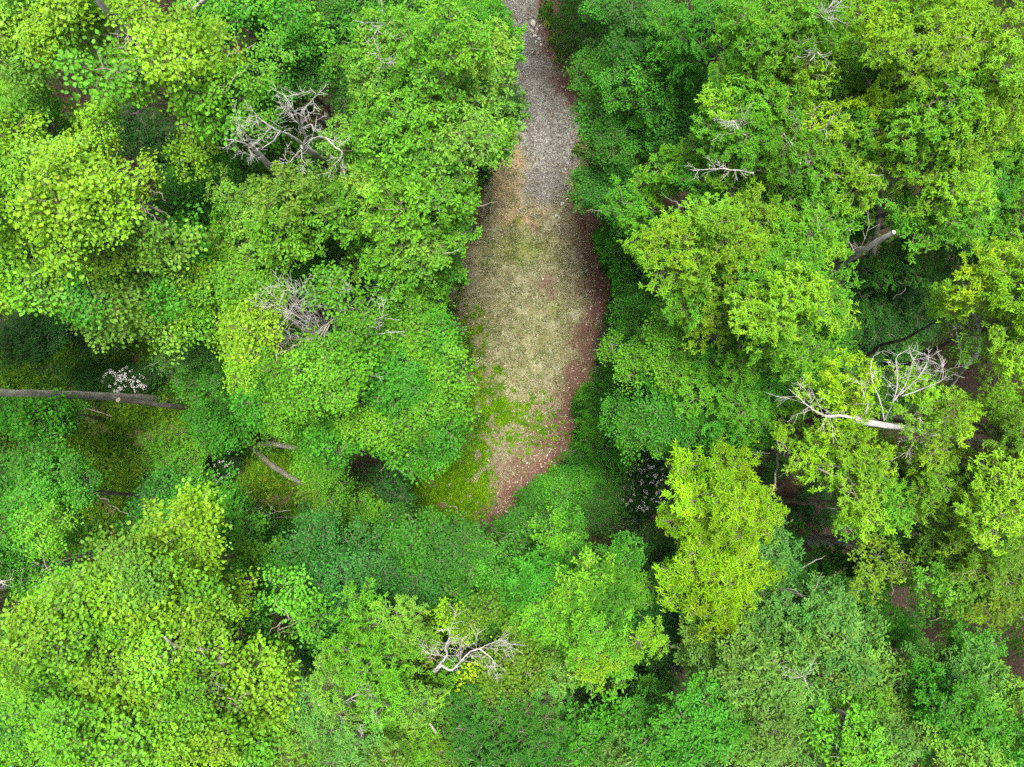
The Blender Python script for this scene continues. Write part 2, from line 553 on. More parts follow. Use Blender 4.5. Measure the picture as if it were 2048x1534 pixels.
def build_ground():
    ny, nx = GX.shape
    V = np.stack([GX, GY, GZ], -1).reshape(-1, 3)
    i = np.arange(ny - 1)[:, None] * nx + np.arange(nx - 1)[None, :]
    F = np.stack([i, i + 1, i + nx + 1, i + nx], -1).reshape(-1, 4)
    g = Geo()
    g.add(V, F)
    m, nt, out = new_mat('forest_floor')
    me = g.mesh('ground', [m], smooth=True)
    for nm, arr in (('gravel', a_gravel), ('sand', a_sand), ('grass', a_grass), ('litter', a_litter), ('forest', a_forest), ('rut', a_rut)):
        a = me.attributes.new(nm, 'FLOAT', 'POINT')
        a.data.foreach_set('value', arr.ravel().astype(np.float32))
    tc = N(nt, 'ShaderNodeTexCoord')
    vec = tc.outputs['Object']
    nf = noise(nt, 9, 6, .75, vec)          # fine breakup
    nm_ = noise(nt, 1.3, 6, .68, vec)       # patches
    nl = noise(nt, 0.5, 4, .6, vec)
    nff = noise(nt, 34, 4, .7, vec)

    def weight(attr, sharp=3.0, amt=1.0):
        at = N(nt, 'ShaderNodeAttribute', attribute_name=attr)
        # attribute pushed about by the fine noise, so that no edge is straight
        ad = N(nt, 'ShaderNodeMath', operation='SUBTRACT')
        nt.links.new(nf.outputs['Fac'], ad.inputs[0])
        ad.inputs[1].default_value = 0.5
        mu = N(nt, 'ShaderNodeMath', operation='MULTIPLY_ADD')
        nt.links.new(ad.outputs[0], mu.inputs[0])
        mu.inputs[1].default_value = 1.5
        nt.links.new(at.outputs['Fac'], mu.inputs[2])
        mr = N(nt, 'ShaderNodeMapRange')
        mr.inputs['From Min'].default_value = .5 - .5 / sharp
        mr.inputs['From Max'].default_value = .5 + .5 / sharp
        mr.inputs['To Max'].default_value = amt
        nt.links.new(mu.outputs[0], mr.inputs['Value'])
        return mr.outputs[0]

    dirt = ramp(nt, nm_.outputs['Fac'], [(.3, (.070, .060, .034)), (.48, (.125, .115, .068)), (.6, (.165, .160, .105)), (.74, (.25, .24, .18))])
    f1 = ramp(nt, nf.outputs['Fac'], [(.35, (.6, .6, .58)), (.65, (1.35, 1.33, 1.3))])
    dirt = mixc(nt, 1.0, dirt, f1, 'MULTIPLY')
    sand = ramp(nt, nf.outputs['Fac'], [(.3, (.12, .080, .040)), (.7, (.24, .18, .10))])
    grass = ramp(nt, nf.outputs['Fac'], [(.3, (.045, .052, .012)), (.55, (.085, .105, .018)), (.75, (.15, .15, .05))])
    litter = ramp(nt, nff.outputs['Fac'], [(.3, (.030, .015, .012)), (.5, (.070, .034, .027)), (.68, (.12, .065, .052)), (.78, (.22, .15, .115))])
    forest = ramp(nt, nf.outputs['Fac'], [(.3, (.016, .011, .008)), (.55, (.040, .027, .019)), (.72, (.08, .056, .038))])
    vo = N(nt, 'ShaderNodeTexVoronoi')
    vo.inputs['Scale'].default_value = 17
    nt.links.new(vec, vo.inputs['Vector'])
    sep = N(nt, 'ShaderNodeSeparateColor')
    nt.links.new(vo.outputs['Color'], sep.inputs[0])
    grav = ramp(nt, sep.outputs[0], [(.0, (.029, .027, .026)), (.35, (.066, .063, .060)), (.7, (.118, .112, .106)), (1.0, (.22, .21, .20))])
    gm = ramp(nt, nm_.outputs['Fac'], [(.35, (.78, .75, .70)), (.6, (1.1, 1.1, 1.1))])
    grav = mixc(nt, 1.0, grav, gm, 'MULTIPLY')
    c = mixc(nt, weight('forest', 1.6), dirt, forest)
    c = mixc(nt, weight('sand', 1.4, .95), c, sand)
    c = mixc(nt, weight('grass', 1.2, .9), c, grass)
    c = mixc(nt, weight('litter', 1.5, .92), c, litter)
    c = mixc(nt, weight('gravel', 2.2, .95), c, grav)
    at = N(nt, 'ShaderNodeAttribute', attribute_name='rut')
    c = mixc(nt, at.outputs['Fac'], c, mixc(nt, 1.0, c, (.62, .56, .48), 'MULTIPLY'))
    b = N(nt, 'ShaderNodeBsdfPrincipled')
    b.inputs['Roughness'].default_value = .92
    b.inputs['Specular IOR Level'].default_value = .15
    nt.links.new(c, b.inputs['Base Color'])
    bp = N(nt, 'ShaderNodeBump')
    bp.inputs['Strength'].default_value = .7
    bp.inputs['Distance'].default_value = .06
    nt.links.new(nf.outputs['Fac'], bp.inputs['Height'])
    nt.links.new(bp.outputs[0], b.inputs['Normal'])
    nt.links.new(b.outputs[0], out.inputs['Surface'])
    return obj('ground', me, kind='structure')


build_ground()


def sample_attr(arr, x, y):
    ix = np.clip(np.searchsorted(gx, x), 0, len(gx) - 1)
    iy = np.clip(np.searchsorted(gy, y), 0, len(gy) - 1)
    return arr[iy, ix]


def scatter_pts(n, box, weight):
    """n random ground points inside the pixel box, accepted by weight(x, y)"""
    out = []
    tot = 0
    while tot < n:
        u = box[0] + R.rand(n * 2) * (box[2] - box[0])
        v = box[1] + R.rand(n * 2) * (box[3] - box[1])
        x, y = (u - 1024) * HC / FPX, (767 - v) * HC / FPX
        k = R.rand(n * 2) < weight(x, y)
        out.append(np.stack([x[k], y[k]], 1))
        tot += int(k.sum())
        if len(out) > 60:
            break
    p = np.concatenate(out)[:n]
    return p[:, 0], p[:, 1], ground_z(p[:, 0], p[:, 1])


# gravel stones lying on the track
def stone_mesh(g, x, y, z, r, colr):
    base = np.array([(1, 0, 0), (.3, .95, 0), (-.8, .6, 0), (-.8, -.6, 0), (.3, -.95, 0), (0, 0, 1), (0, 0, -1)], float)
    tri = np.array([(0, 1, 5), (1, 2, 5), (2, 3, 5), (3, 4, 5), (4, 0, 5)])
    n = len(x)
    yaw = R.rand(n) * math.tau
    sc = r[:, None, None] * (0.65 + .6 * R.rand(n, 7, 1))
    b = base[None] * np.array([1, 1, .7]) * sc
    c, s = np.cos(yaw)[:, None], np.sin(yaw)[:, None]
    X = b[:, :, 0] * c - b[:, :, 1] * s + x[:, None]
    Y = b[:, :, 0] * s + b[:, :, 1] * c + y[:, None]
    Z = b[:, :, 2] + z[:, None]
    V = np.stack([X, Y, Z], -1).reshape(-1, 3)
    F = (np.arange(n)[:, None, None] * 7 + tri[None]).reshape(-1, 3)
    g.add(V, F, 0, None, np.repeat(colr, 7, axis=0))


x, y, z = scatter_pts(15000, (960, -60, 1180, 450), lambda x, y: sample_attr(a_gravel, x, y) ** 1.2 * (1 - .75 * sample_attr(a_rut, x, y)))
g = Geo()
val = np.clip(R.normal(.082, .052, len(x)), .015, .27)
stone_mesh(g, x, y, z, .014 + .024 * R.rand(len(x)) ** 2, val[:, None] * np.array([[1.05, 1, .93]]) * (1 + .06 * (R.rand(len(x), 3) - .5)))
obj('gravel', g.mesh('gravel', [M_STONE], colour=True), kind='stuff', label='loose pale grey gravel spread over the end of the track', cat='gravel')


# fallen leaves
def litter_weight(x, y):
    return np.clip(sample_attr(a_litter, x, y) * 1.0 + sample_attr(a_forest, x, y) * .28 + .12, 0, 1) * (1 - .93 * sample_attr(a_gravel, x, y))


x, y, z = scatter_pts(26000, (0, -60, 2048, 1300), lambda x, y: litter_weight(x, y) * np.where(np.abs(x) < 12, 1, .35))
n = len(x)
pal = np.array([(.075, .030, .022), (.10, .045, .032), (.13, .075, .052), (.23, .17, .12), (.05, .025, .020), (.34, .30, .24)])
pick = R.choice(len(pal), n, p=[.27, .25, .20, .13, .11, .04])
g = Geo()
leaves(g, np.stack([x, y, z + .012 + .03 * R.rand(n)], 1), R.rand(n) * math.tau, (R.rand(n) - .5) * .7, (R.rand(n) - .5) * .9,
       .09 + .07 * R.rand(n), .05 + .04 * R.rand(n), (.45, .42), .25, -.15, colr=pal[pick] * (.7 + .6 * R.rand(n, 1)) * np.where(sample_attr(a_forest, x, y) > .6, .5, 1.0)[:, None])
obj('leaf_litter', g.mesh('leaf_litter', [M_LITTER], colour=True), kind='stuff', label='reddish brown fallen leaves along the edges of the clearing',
    cat='leaf litter')

# dry straw and short grass in the clearing
x, y, z = scatter_pts(26000, (880, 280, 1240, 1060), lambda x, y: sample_attr(a_clear, x, y) * (1 - sample_attr(a_gravel, x, y)) * (1 - .6 * sample_attr(a_litter, x, y))
                      * np.clip(.35 + .5 * fbm(x, y, 77, 3, .55), .06, 1))
n = len(x)
pal = np.array([(.30, .29, .19), (.42, .41, .33), (.18, .18, .07), (.10, .145, .022), (.075, .13, .014)])
gw = sample_attr(a_grass, x, y)
pick = np.where(R.rand(n) < gw, R.choice([2, 3, 4], n, p=[.2, .4, .4]), R.choice([0, 1, 2, 3], n, p=[.30, .16, .36, .18]))
g = Geo()
leaves(g, np.stack([x, y, z + .01], 1), R.rand(n) * math.tau, .15 + R.rand(n) * .8, (R.rand(n) - .5), .10 + .13 * R.rand(n),
       .014 + .016 * R.rand(n), (.5, .35), .2, .3, colr=pal[pick] * (.75 + .5 * R.rand(n, 1)))
obj('dry_grass', g.mesh('dry_grass', [M_LITTER], colour=True), kind='stuff', label='thin straw and dry grass on the open clearing', cat='grass')


# low leafy ground cover: little plants, each a rosette of leaves
def plants(name, label, n, box, wfun, cols, size=(.12, .28), k=7, cat='ground cover', Lr=1.0, up=(.1, .9), hgt=.1):
    x, y, z = scatter_pts(n, box, wfun)
    n = len(x)
    ci = R.choice(len(cols), n)
    sz = size[0] + (size[1] - size[0]) * R.rand(n) ** 1.5
    pos = np.repeat(np.stack([x, y, z], 1), k, axis=0)
    s = np.repeat(sz, k)
    yaw = R.rand(n * k) * math.tau
    off = s * .3 * R.rand(n * k)
    pos[:, 0] += np.cos(yaw) * off
    pos[:, 1] += np.sin(yaw) * off
    pos[:, 2] += hgt * R.rand(n * k) + .02
    col = np.repeat(np.array(cols)[ci] * (.8 + .4 * R.rand(n, 1)), k, axis=0)
    g = Geo()
    leaves(g, pos, yaw, up[0] + (up[1] - up[0]) * R.rand(n * k), (R.rand(n * k) - .5) * .8, s * Lr, s * .42 * Lr, (.42, .34), .2, .35, colr=col)
    return obj(name, g.mesh(name, [M_LEAF_A], colour=True), kind='stuff', label=label, cat=cat)


def w_clearweeds(x, y):
    u, v = ground_px(x, y)
    w = np.maximum.reduce([ell(u, v, 895, 975, 75, 75, .8), ell(u, v, 1005, 826, 40, 20) * .8, ell(u, v, 970, 800, 50, 60) * .25,
                           ell(u, v, 945, 900, 38, 60) * .5, ell(u, v, 1060, 850, 60, 60) * .15, ell(u, v, 945, 690, 25, 90) * .2])
    return np.clip(w * np.clip(.42 + .7 * fbm(x, y, 40, 4, .9), .05, 1.0), 0, 1)


plants('ground_cover', 'bright yellow-green leafy weeds at the lower left of the clearing', 2700, (780, 600, 1150, 1090), w_clearweeds,
       [(.12, .24, .004), (.10, .22, .004), (.07, .19, .004), (.15, .27, .008)], (.09, .27), 6)


def w_floor(x, y):
    u, v = ground_px(x, y)
    w = soft_in(u, v, OPEN_LEFT, 120) * .9
    w = np.maximum(w, ell(u, v, 560, 1000, 140, 120) * .5)
    return np.clip(w * np.clip(.5 + .8 * fbm(x, y, 41, 3, .2), .05, 1), 0, 1)


plants('fern_cover', 'dim olive-green ferns and grass on the forest floor at the left', 9000, (0, 560, 720, 1150), w_floor,
       [(.08, .18, .010), (.10, .20, .010), (.06, .14, .010), (.13, .22, .012)], (.16, .42), 6, 'ferns', 1.0, (.1, .8))


def w_edge(x, y):
    u, v = ground_px(x, y)
    d = poly_dist(u, v, CLEARING)
    o = ~in_poly(u, v, CLEARING)
    return np.where(o, np.clip(1.1 - d / 90, 0, 1), np.clip(.45 - d / 20, 0, 1)) * np.clip(.5 + .8 * fbm(x, y, 43, 3, .4), 0, 1) * (1 - sample_attr(a_gravel, x, y))


plants('edge_weeds', 'small leafy seedlings and brambles along the rim of the clearing', 2600, (800, -40, 1320, 1140), w_edge,
       [(.08, .17, .016), (.12, .20, .016), (.05, .12, .02)], (.12, .30), 8, 'weeds', 1.0, (.0, .8), .35)


# undergrowth: shrubs and saplings one cannot count, deep under the crowns
def undergrowth():
    g = Geo()
    cnt = 0
    tries = 0
    cols = np.array([(.045, .13, .008), (.06, .15, .008), (.035, .10, .012), (.08, .17, .008), (.045, .13, .018)])
    while cnt < 1480 and tries < 22000:
        tries += 1
        u, v = -150 + R.rand() * 2350, -150 + R.rand() * 1850
        p = W(u, v, 0)
        zt = .8 + 8.5 * R.rand() ** 1.5
        rad = .5 + .9 * R.rand()
        if keep_out(np.array((p[0], p[1], zt)), rad * 1.5) or bool(in_poly(u, v, CLEARING)):
            continue
        if bool(in_poly(u, v, OPEN_LEFT)) and (zt > 2.0 or R.rand() < .6):
            continue
        if poly_dist(u, v, CLEARING) < 45:
            continue
        n = int(115 * rad)
        a, rr = R.rand(n) * math.tau, np.sqrt(R.rand(n)) * rad * (.75 + .35 * np.sin(R.rand() * 6 + R.rand(n) * 3))
        zz = zt * (1 - .45 * (rr / rad) ** 2) * (.78 + .25 * R.rand(n))
        pos = np.stack([p[0] + np.cos(a) * rr, p[1] + np.sin(a) * rr, zz + float(ground_z(p[0], p[1]))], 1)
        L = .13 + .12 * R.rand()
        c = cols[R.randint(5)] * (.8 + .5 * R.rand())
        leaves(g, pos, a + (R.rand(n) - .5) * 2, (R.rand(n) - .55) * .9, (R.rand(n) - .5) * .9, L * (.7 + .6 * R.rand(n)), L * .5,
               (.42, .38), .15, .2, colr=np.tile(c, (n, 1)))
        cnt += 1
    obj('undergrowth', g.mesh('undergrowth', [M_LEAF_A], colour=True), kind='stuff', label='dark green undergrowth of the forest floor', cat='undergrowth')


undergrowth()

# ------------------------------------------------------------------ leafy branches (boughs): shared meshes
# L length, W width, prof widths, Rb radius of the bough, arms, k leaves per cluster, pet distance of leaf from twig, pitch range
TYPES = {
    'round':  dict(L=.108, W=.090, prof=(.48, .36), Rb=.78, tips=58, k=5, pet=.055, pitch=(-.55, .35), roll=.9, fold=.06, curl=.10),
    'obov':   dict(L=.150, W=.074, prof=(.26, .50), Rb=.74, tips=34, k=7, pet=.01, pitch=(-.30, .45), roll=.6, fold=.14, curl=.16),
    'star':   dict(L=.112, W=.040, prof=(.40, .42), Rb=.66, tips=54, k=8, pet=.0, pitch=(-.35, .55), roll=.8, fold=.12, curl=.22),
    'small':  dict(L=.092, W=.054, prof=(.46, .38), Rb=.70, tips=66, k=6, pet=.03, pitch=(-.5, .45), roll=.9, fold=.10, curl=.10),
    'narrow': dict(L=.150, W=.040, prof=(.38, .40), Rb=.66, tips=50, k=7, pet=.0, pitch=(-.55, .45), roll=.9, fold=.12, curl=.28),
    'maple':  dict(L=.088, W=.080, prof=(.50, .34), Rb=.62, tips=62, k=5, pet=.05, pitch=(-.5, .25), roll=.6, fold=.12, curl=.18),
    'paddle': dict(L=.145, W=.060, prof=(.30, .48), Rb=.66, tips=44, k=7, pet=.01, pitch=(-.2, .75), roll=.5, fold=.14, curl=.10),
    'fir':    dict(L=.110, W=.022, prof=(.50, .40), Rb=.80, tips=95, k=6, pet=.0, pitch=(-.45, .15), roll=.4, fold=.05, curl=.10),
}


def make_bough(kind, seed):
    T = TYPES[kind]
    r = np.random.RandomState(seed)
    g = Geo()
    Rb = T['Rb']
    arms = r.randint(6, 9)
    tips = []
    a0 = r.rand() * math.tau
    arm_info = []
    for i in range(arms):
        a = a0 + i / arms * math.tau + r.normal(0, .22)
        ln = Rb * (.55 + .62 * r.rand())
        arm_info.append((a, ln))
        pts = []
        side = 0
        for k in range(5):
            t = k / 4
            side += r.normal(0, .05) * Rb
            rr = ln * t
            pts.append((math.cos(a) * rr - math.sin(a) * side, math.sin(a) * rr + math.cos(a) * side,
                        -Rb * .45 + Rb * .50 * math.sin(t * 1.7) - Rb * .12 * t * t))
        tube(g, pts, np.linspace(.016, .005, 5), 3, 1, cap=False)
        nt_ = max(2, int(T['tips'] / arms))
        for k in range(nt_):
            t = math.sqrt((k + r.rand()) / nt_)
            q = np.array(pts)
            idx = t * 4
            i0 = min(3, int(idx))
            b = q[i0] * (1 - idx + i0) + q[i0 + 1] * (idx - i0)
            spread = (.30 + .16 * t) * Rb
            sa = a + (1 if r.rand() < .5 else -1) * (.5 + .8 * r.rand())
            d = spread * r.rand()
            tip = b + np.array((math.cos(sa) * d, math.sin(sa) * d, .10 * Rb * r.normal() + .06 * Rb))
            tips.append(tip)
            if r.rand() < .35:
                tube(g, [b, (b + tip) / 2 + r.normal(0, .01, 3), tip], (.007, .005, .003), 3, 1, cap=False)
    tips = np.array(tips)
    # lower storey of leaf clusters keeps the bough from being see-through
    nl = int(len(tips) * .45)
    low = tips[r.choice(len(tips), nl)] * np.array((.92, .92, 1)) + np.stack(
        [r.normal(0, .1, nl) * Rb, r.normal(0, .1, nl) * Rb, -Rb * (.22 + .35 * r.rand(nl))], 1)
    tips = np.concatenate([tips, low])
    k = T['k']
    n = len(tips) * k
    pos = np.repeat(tips, k, axis=0)
    ph = np.repeat(r.rand(len(tips)) * math.tau, k)
    yaw = ph + np.tile(np.arange(k), len(tips)) * (math.tau / k) + r.normal(0, .32, n)
    spread = T['pet'] * (1 + 1.2 * r.rand(n))
    if kind in ('round', 'small', 'maple'):
        spread = spread + T['L'] * .55 * r.rand(n)
    pos = pos + np.stack([np.cos(yaw) * spread, np.sin(yaw) * spread, r.normal(0, .025, n)], 1)
    pt = T['pitch'][0] + (T['pitch'][1] - T['pitch'][0]) * r.rand(n)
    if kind == 'fir':
        yaw = np.arctan2(pos[:, 1], pos[:, 0]) + r.normal(0, .7, n)
    L = T['L'] * (.50 + .80 * r.rand(n))
    leaves(g, pos, yaw, pt, (r.rand(n) - .5) * 2 * T['roll'] * .6, L, T['W'] * L / T['L'], T['prof'], T['fold'], T['curl'],
           tint=np.clip(np.repeat(r.rand(len(tips)), k) * .45 + .55 * r.rand(n), 0, 1))
    return g.mesh('leafy_branch_' + kind, [M_LEAF, M_TWIG])


BOUGH = {k: [make_bough(k, 100 + i * 7 + j) for i in range(5)] for j, k in enumerate(TYPES)}

# leaf colours (reflectance of the leaf)
C = {
    'yellow': (.126, .252, .009), 'gold': (.168, .300, .006), 'lime': (.074, .210, .009), 'limepale': (.108, .228, .020),
    'pale': (.086, .190, .026), 'green': (.046, .160, .008), 'fresh': (.040, .172, .009), 'mid': (.029, .118, .009), 'olive': (.080, .170, .009),
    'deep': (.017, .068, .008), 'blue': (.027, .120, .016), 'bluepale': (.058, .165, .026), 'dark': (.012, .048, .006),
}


def jitter(c, r, amt=.10):
    f = 1 + r.normal(0, amt)
    h = r.normal(0, .04)
    return (max(.004, c[0] * f * (1 + h * 1.6)), max(.01, c[1] * f), max(.003, c[2] * f * (1 - h)), 1)


GROUPS = {}


def curved(a, b, sag, n=6, jit=.06):
    a, b = np.asarray(a, float), np.asarray(b, float)
    t = np.linspace(0, 1, n)[:, None]
    P = a * (1 - t) + b * t
    P[:, 2] += sag * np.sin(t[:, 0] * math.pi)
    L = np.linalg.norm(b - a)
    P[1:-1] += (R.rand(n - 2, 3) - .5) * 2 * jit * L
    return P


def find_base(ctr, ztop, r):
    """where the trunk stands: near the crown's middle, but not in the clearing or in the openings one can see into"""
    best, bs = None, 1e9
    for i in range(26):
        q = 0 if i == 0 else (ztop * .17) * math.sqrt(i / 26)
        a = i * 2.4
        x, y = ctr[0] * 1.05 + math.cos(a) * q, ctr[1] * 1.05 + math.sin(a) * q
        sc = q * .12
        for t in (0, .15, .3, .45, .6):
            px, py, pz = x + (ctr[0] - x) * t, y + (ctr[1] - y) * t, ztop * .9 * t
            kk = FPX / (HC - pz)
            u, v = 1024 + px * kk, 767 - py * kk
            if sd(SD_CLEAR, u, v) > -30:
                sc += 3 if t else 9
            if sd(SD_OPEN, u, v) > -10:
                sc += 2
            for gu, gv, ru, rv, z in GAPS:
                if ((u - gu) / (ru + 8)) ** 2 + ((v - gv) / (rv + 8)) ** 2 < 1:
                    sc += 1.5
        if sc < bs:
            bs, best = sc, (x, y)
    return best


def tree(name, label, cat, u, v, ru, rv, ztop, kind, col, group=None, base=None, thick=None, bark=None, dens=1.0, lobe=None,
         bsize=1.0, col2=None, mix=.0, flat=1.0, seed=None, low=None):
    """u,v,ru,rv: crown as the photograph shows it; ztop: height of the top. Everything else is grown."""
    sd_ = int(seed if seed is not None else (u * 7 + v * 13)) % 100000
    r = np.random.RandomState(sd_)
    zc = ztop * .92
    ctr = W(u, v, zc)
    k = (HC - zc) / FPX
    rx, ry = ru * k * 1.17, rv * k * 1.17
    rm = (rx + ry) / 2
    depth = min(ztop * .5, rm * .95 + .8) * flat
    if base is None:
        bx, by = find_base(ctr, ztop, r)
    else:
        bx, by = W(base[0], base[1], 0)[:2]
    bz = float(ground_z(bx, by)) - .1
    root = thing(name, (bx, by, bz), label, cat, group)
    org = np.array((bx, by, bz))
    rad = thick or max(.04, .0085 * ztop + .010 * rm)
    bark = bark or M_BARK
    # trunk
    zt = ztop - depth * .45
    nseg = max(5, int(zt / 1.6))
    t = np.linspace(0, 1, nseg)
    top = np.array((ctr[0] + r.normal(0, .2), ctr[1] + r.normal(0, .2), zt))
    P = org * (1 - t[:, None]) + top * t[:, None]
    P[1:-1, :2] += r.normal(0, .10, (nseg - 2, 2)) * min(1, ztop / 12)
    rads = rad * (1 - .90 * t ** 1.3) * (1 + .35 * np.exp(-t * 18))
    g = Geo()
    tube(g, P - org, rads, 9, 0, wob=.12)
    trunk = obj('trunk', g.mesh('trunk', [bark], smooth=True), root)
    # lobes of the crown
    lr = lobe or min(1.35, max(.5, rm * .36))
    nl = max(3, int(rx * ry / lr ** 2 * 1.9))
    L = []
    tries = 0
    while len(L) < nl and tries < 600:
        tries += 1
        a, q = r.rand() * math.tau, math.sqrt(r.rand()) * .96
        wobr = 1 + .20 * math.sin(3 * a + sd_) + .15 * math.sin(5 * a + sd_ * 2)
        if tries % 9 == 0 and ztop > 9:
            q, wobr = 1.0, 1.22
        x, y = ctr[0] + math.cos(a) * q * (rx - lr * .45) * wobr, ctr[1] + math.sin(a) * q * (ry - lr * .45) * wobr
        zz = ztop - lr * .55 - (.6 if wobr == 1.22 else 0) - depth * q ** 2.5 * .55 - abs(r.normal(0, .26)) * depth - (r.rand() < .25) * .40 * depth
        p = np.array((x, y, zz))
        if any(np.linalg.norm((p - o)[:2]) < lr * .78 for o, _ in L):
            continue
        L.append((p, lr * (.6 + .75 * r.rand())))
    gc = Geo()
    nb = 0
    boughs = []
    Rb = TYPES[kind]['Rb'] * bsize
    for p, l_r in L:
        nbl = max(3, int((l_r / Rb) ** 2 * 2.6 * dens + 1.5))
        got = 0
        lc = jitter(C[col2] if (col2 and r.rand() < mix) else C[col], r, .13)[:3]
        for i in range(nbl):
            ct = 1 - (i + r.rand()) / nbl * 1.12
            st = math.sqrt(max(0, 1 - ct * ct))
            a = i * 2.4 + r.rand() * .9 + sd_
            d = np.array((st * math.cos(a), st * math.sin(a), ct))
            q = p + d * np.array((l_r, l_r, l_r * .85)) * (.70 + .34 * r.rand())
            s = bsize * (.66 + .62 * r.rand())
            if keep_out(q, TYPES[kind]['Rb'] * s):
                continue
            got += 1
            boughs.append((q, d, s, jitter(lc, r, .07)))
        if not got:
            continue
        # limb to the lobe, leaving the trunk lower down
        hh = np.clip((p[2] - l_r * .8 - np.linalg.norm((p - top)[:2]) * .75 - org[2]) / max(.1, top[2] - org[2]), .25, .97)
        i0 = min(nseg - 2, int(hh * (nseg - 1)))
        s0 = P[i0] + (P[i0 + 1] - P[i0]) * (hh * (nseg - 1) - i0)
        e = p + np.array((0, 0, l_r * .25))
        gl = Geo()
        path = curved(s0, e, .12 * np.linalg.norm(e - s0), 7, .035) - org
        rl = max(.02, rad * .34 * min(1, np.linalg.norm(e - s0) / 4 + .3))
        tube(gl, path, np.linspace(rl, rl * .25, 7), 5, 0)
        for _ in range(4):
            m0 = path[r.randint(3, 7)]
            dd = r.normal(0, 1, 3) * np.array((1, 1, .5))
            dd /= np.linalg.norm(dd)
            tube(gl, curved(m0, m0 + dd * l_r * (.5 + .5 * r.rand()) + np.array((0, 0, .15)), .05, 5, .08), np.linspace(rl * .35, .006, 5), 4, 0)
        obj('limb', gl.mesh('limb', [bark], smooth=True), trunk)
        # inner leaves of the crown
        n = int(46 * l_r * l_r + 20)
        pos = p + r.normal(0, .36, (n, 3)) * l_r * np.array((1, 1, .6)) - np.array((0, 0, l_r * .25)) - org
        keep = np.array([not keep_out(w_ + org, .12) for w_ in pos]) if n else []
        pos = pos[keep]
        n = len(pos)
        if n:
            T = TYPES[kind]
            leaves(gc, pos, r.rand(n) * math.tau, (r.rand(n) - .6) * .8, (r.rand(n) - .5) * .9, T['L'] * (.8 + .5 * r.rand(n)), T['W'] * 1.05,
                   T['prof'], T['fold'], T['curl'], colr=np.tile(np.array(lc), (n, 1)), tint=r.rand(n))
    if gc.n == 0:
        gc.add([(0, 0, zt), (.05, 0, zt), (0, .05, zt)], [(0, 1, 2)])
    crown = obj('crown', gc.mesh('crown', [M_LEAF_A], colour=True), root, kind='stuff')
    for q, d, s, cc in boughs[:300]:
        o = bpy.data.objects.new('leafy_branch', BOUGH[kind][r.randint(5)])
        o.parent = crown
        dv = Vector((d[0] * .62, d[1] * .62, 1.0 if d[2] > -.2 else .8))
        o.rotation_mode = 'QUATERNION'
        o.rotation_quaternion = dv.to_track_quat('Z', 'Y') @ Quaternion((0, 0, 1), r.rand() * math.tau)
        o.location = Vector(q - org)
        o.scale = (s, s, s * (.8 + .5 * r.rand()))
        o.color = cc
        o['kind'] = 'stuff'
        COL.objects.link(o)
    return root, trunk, org



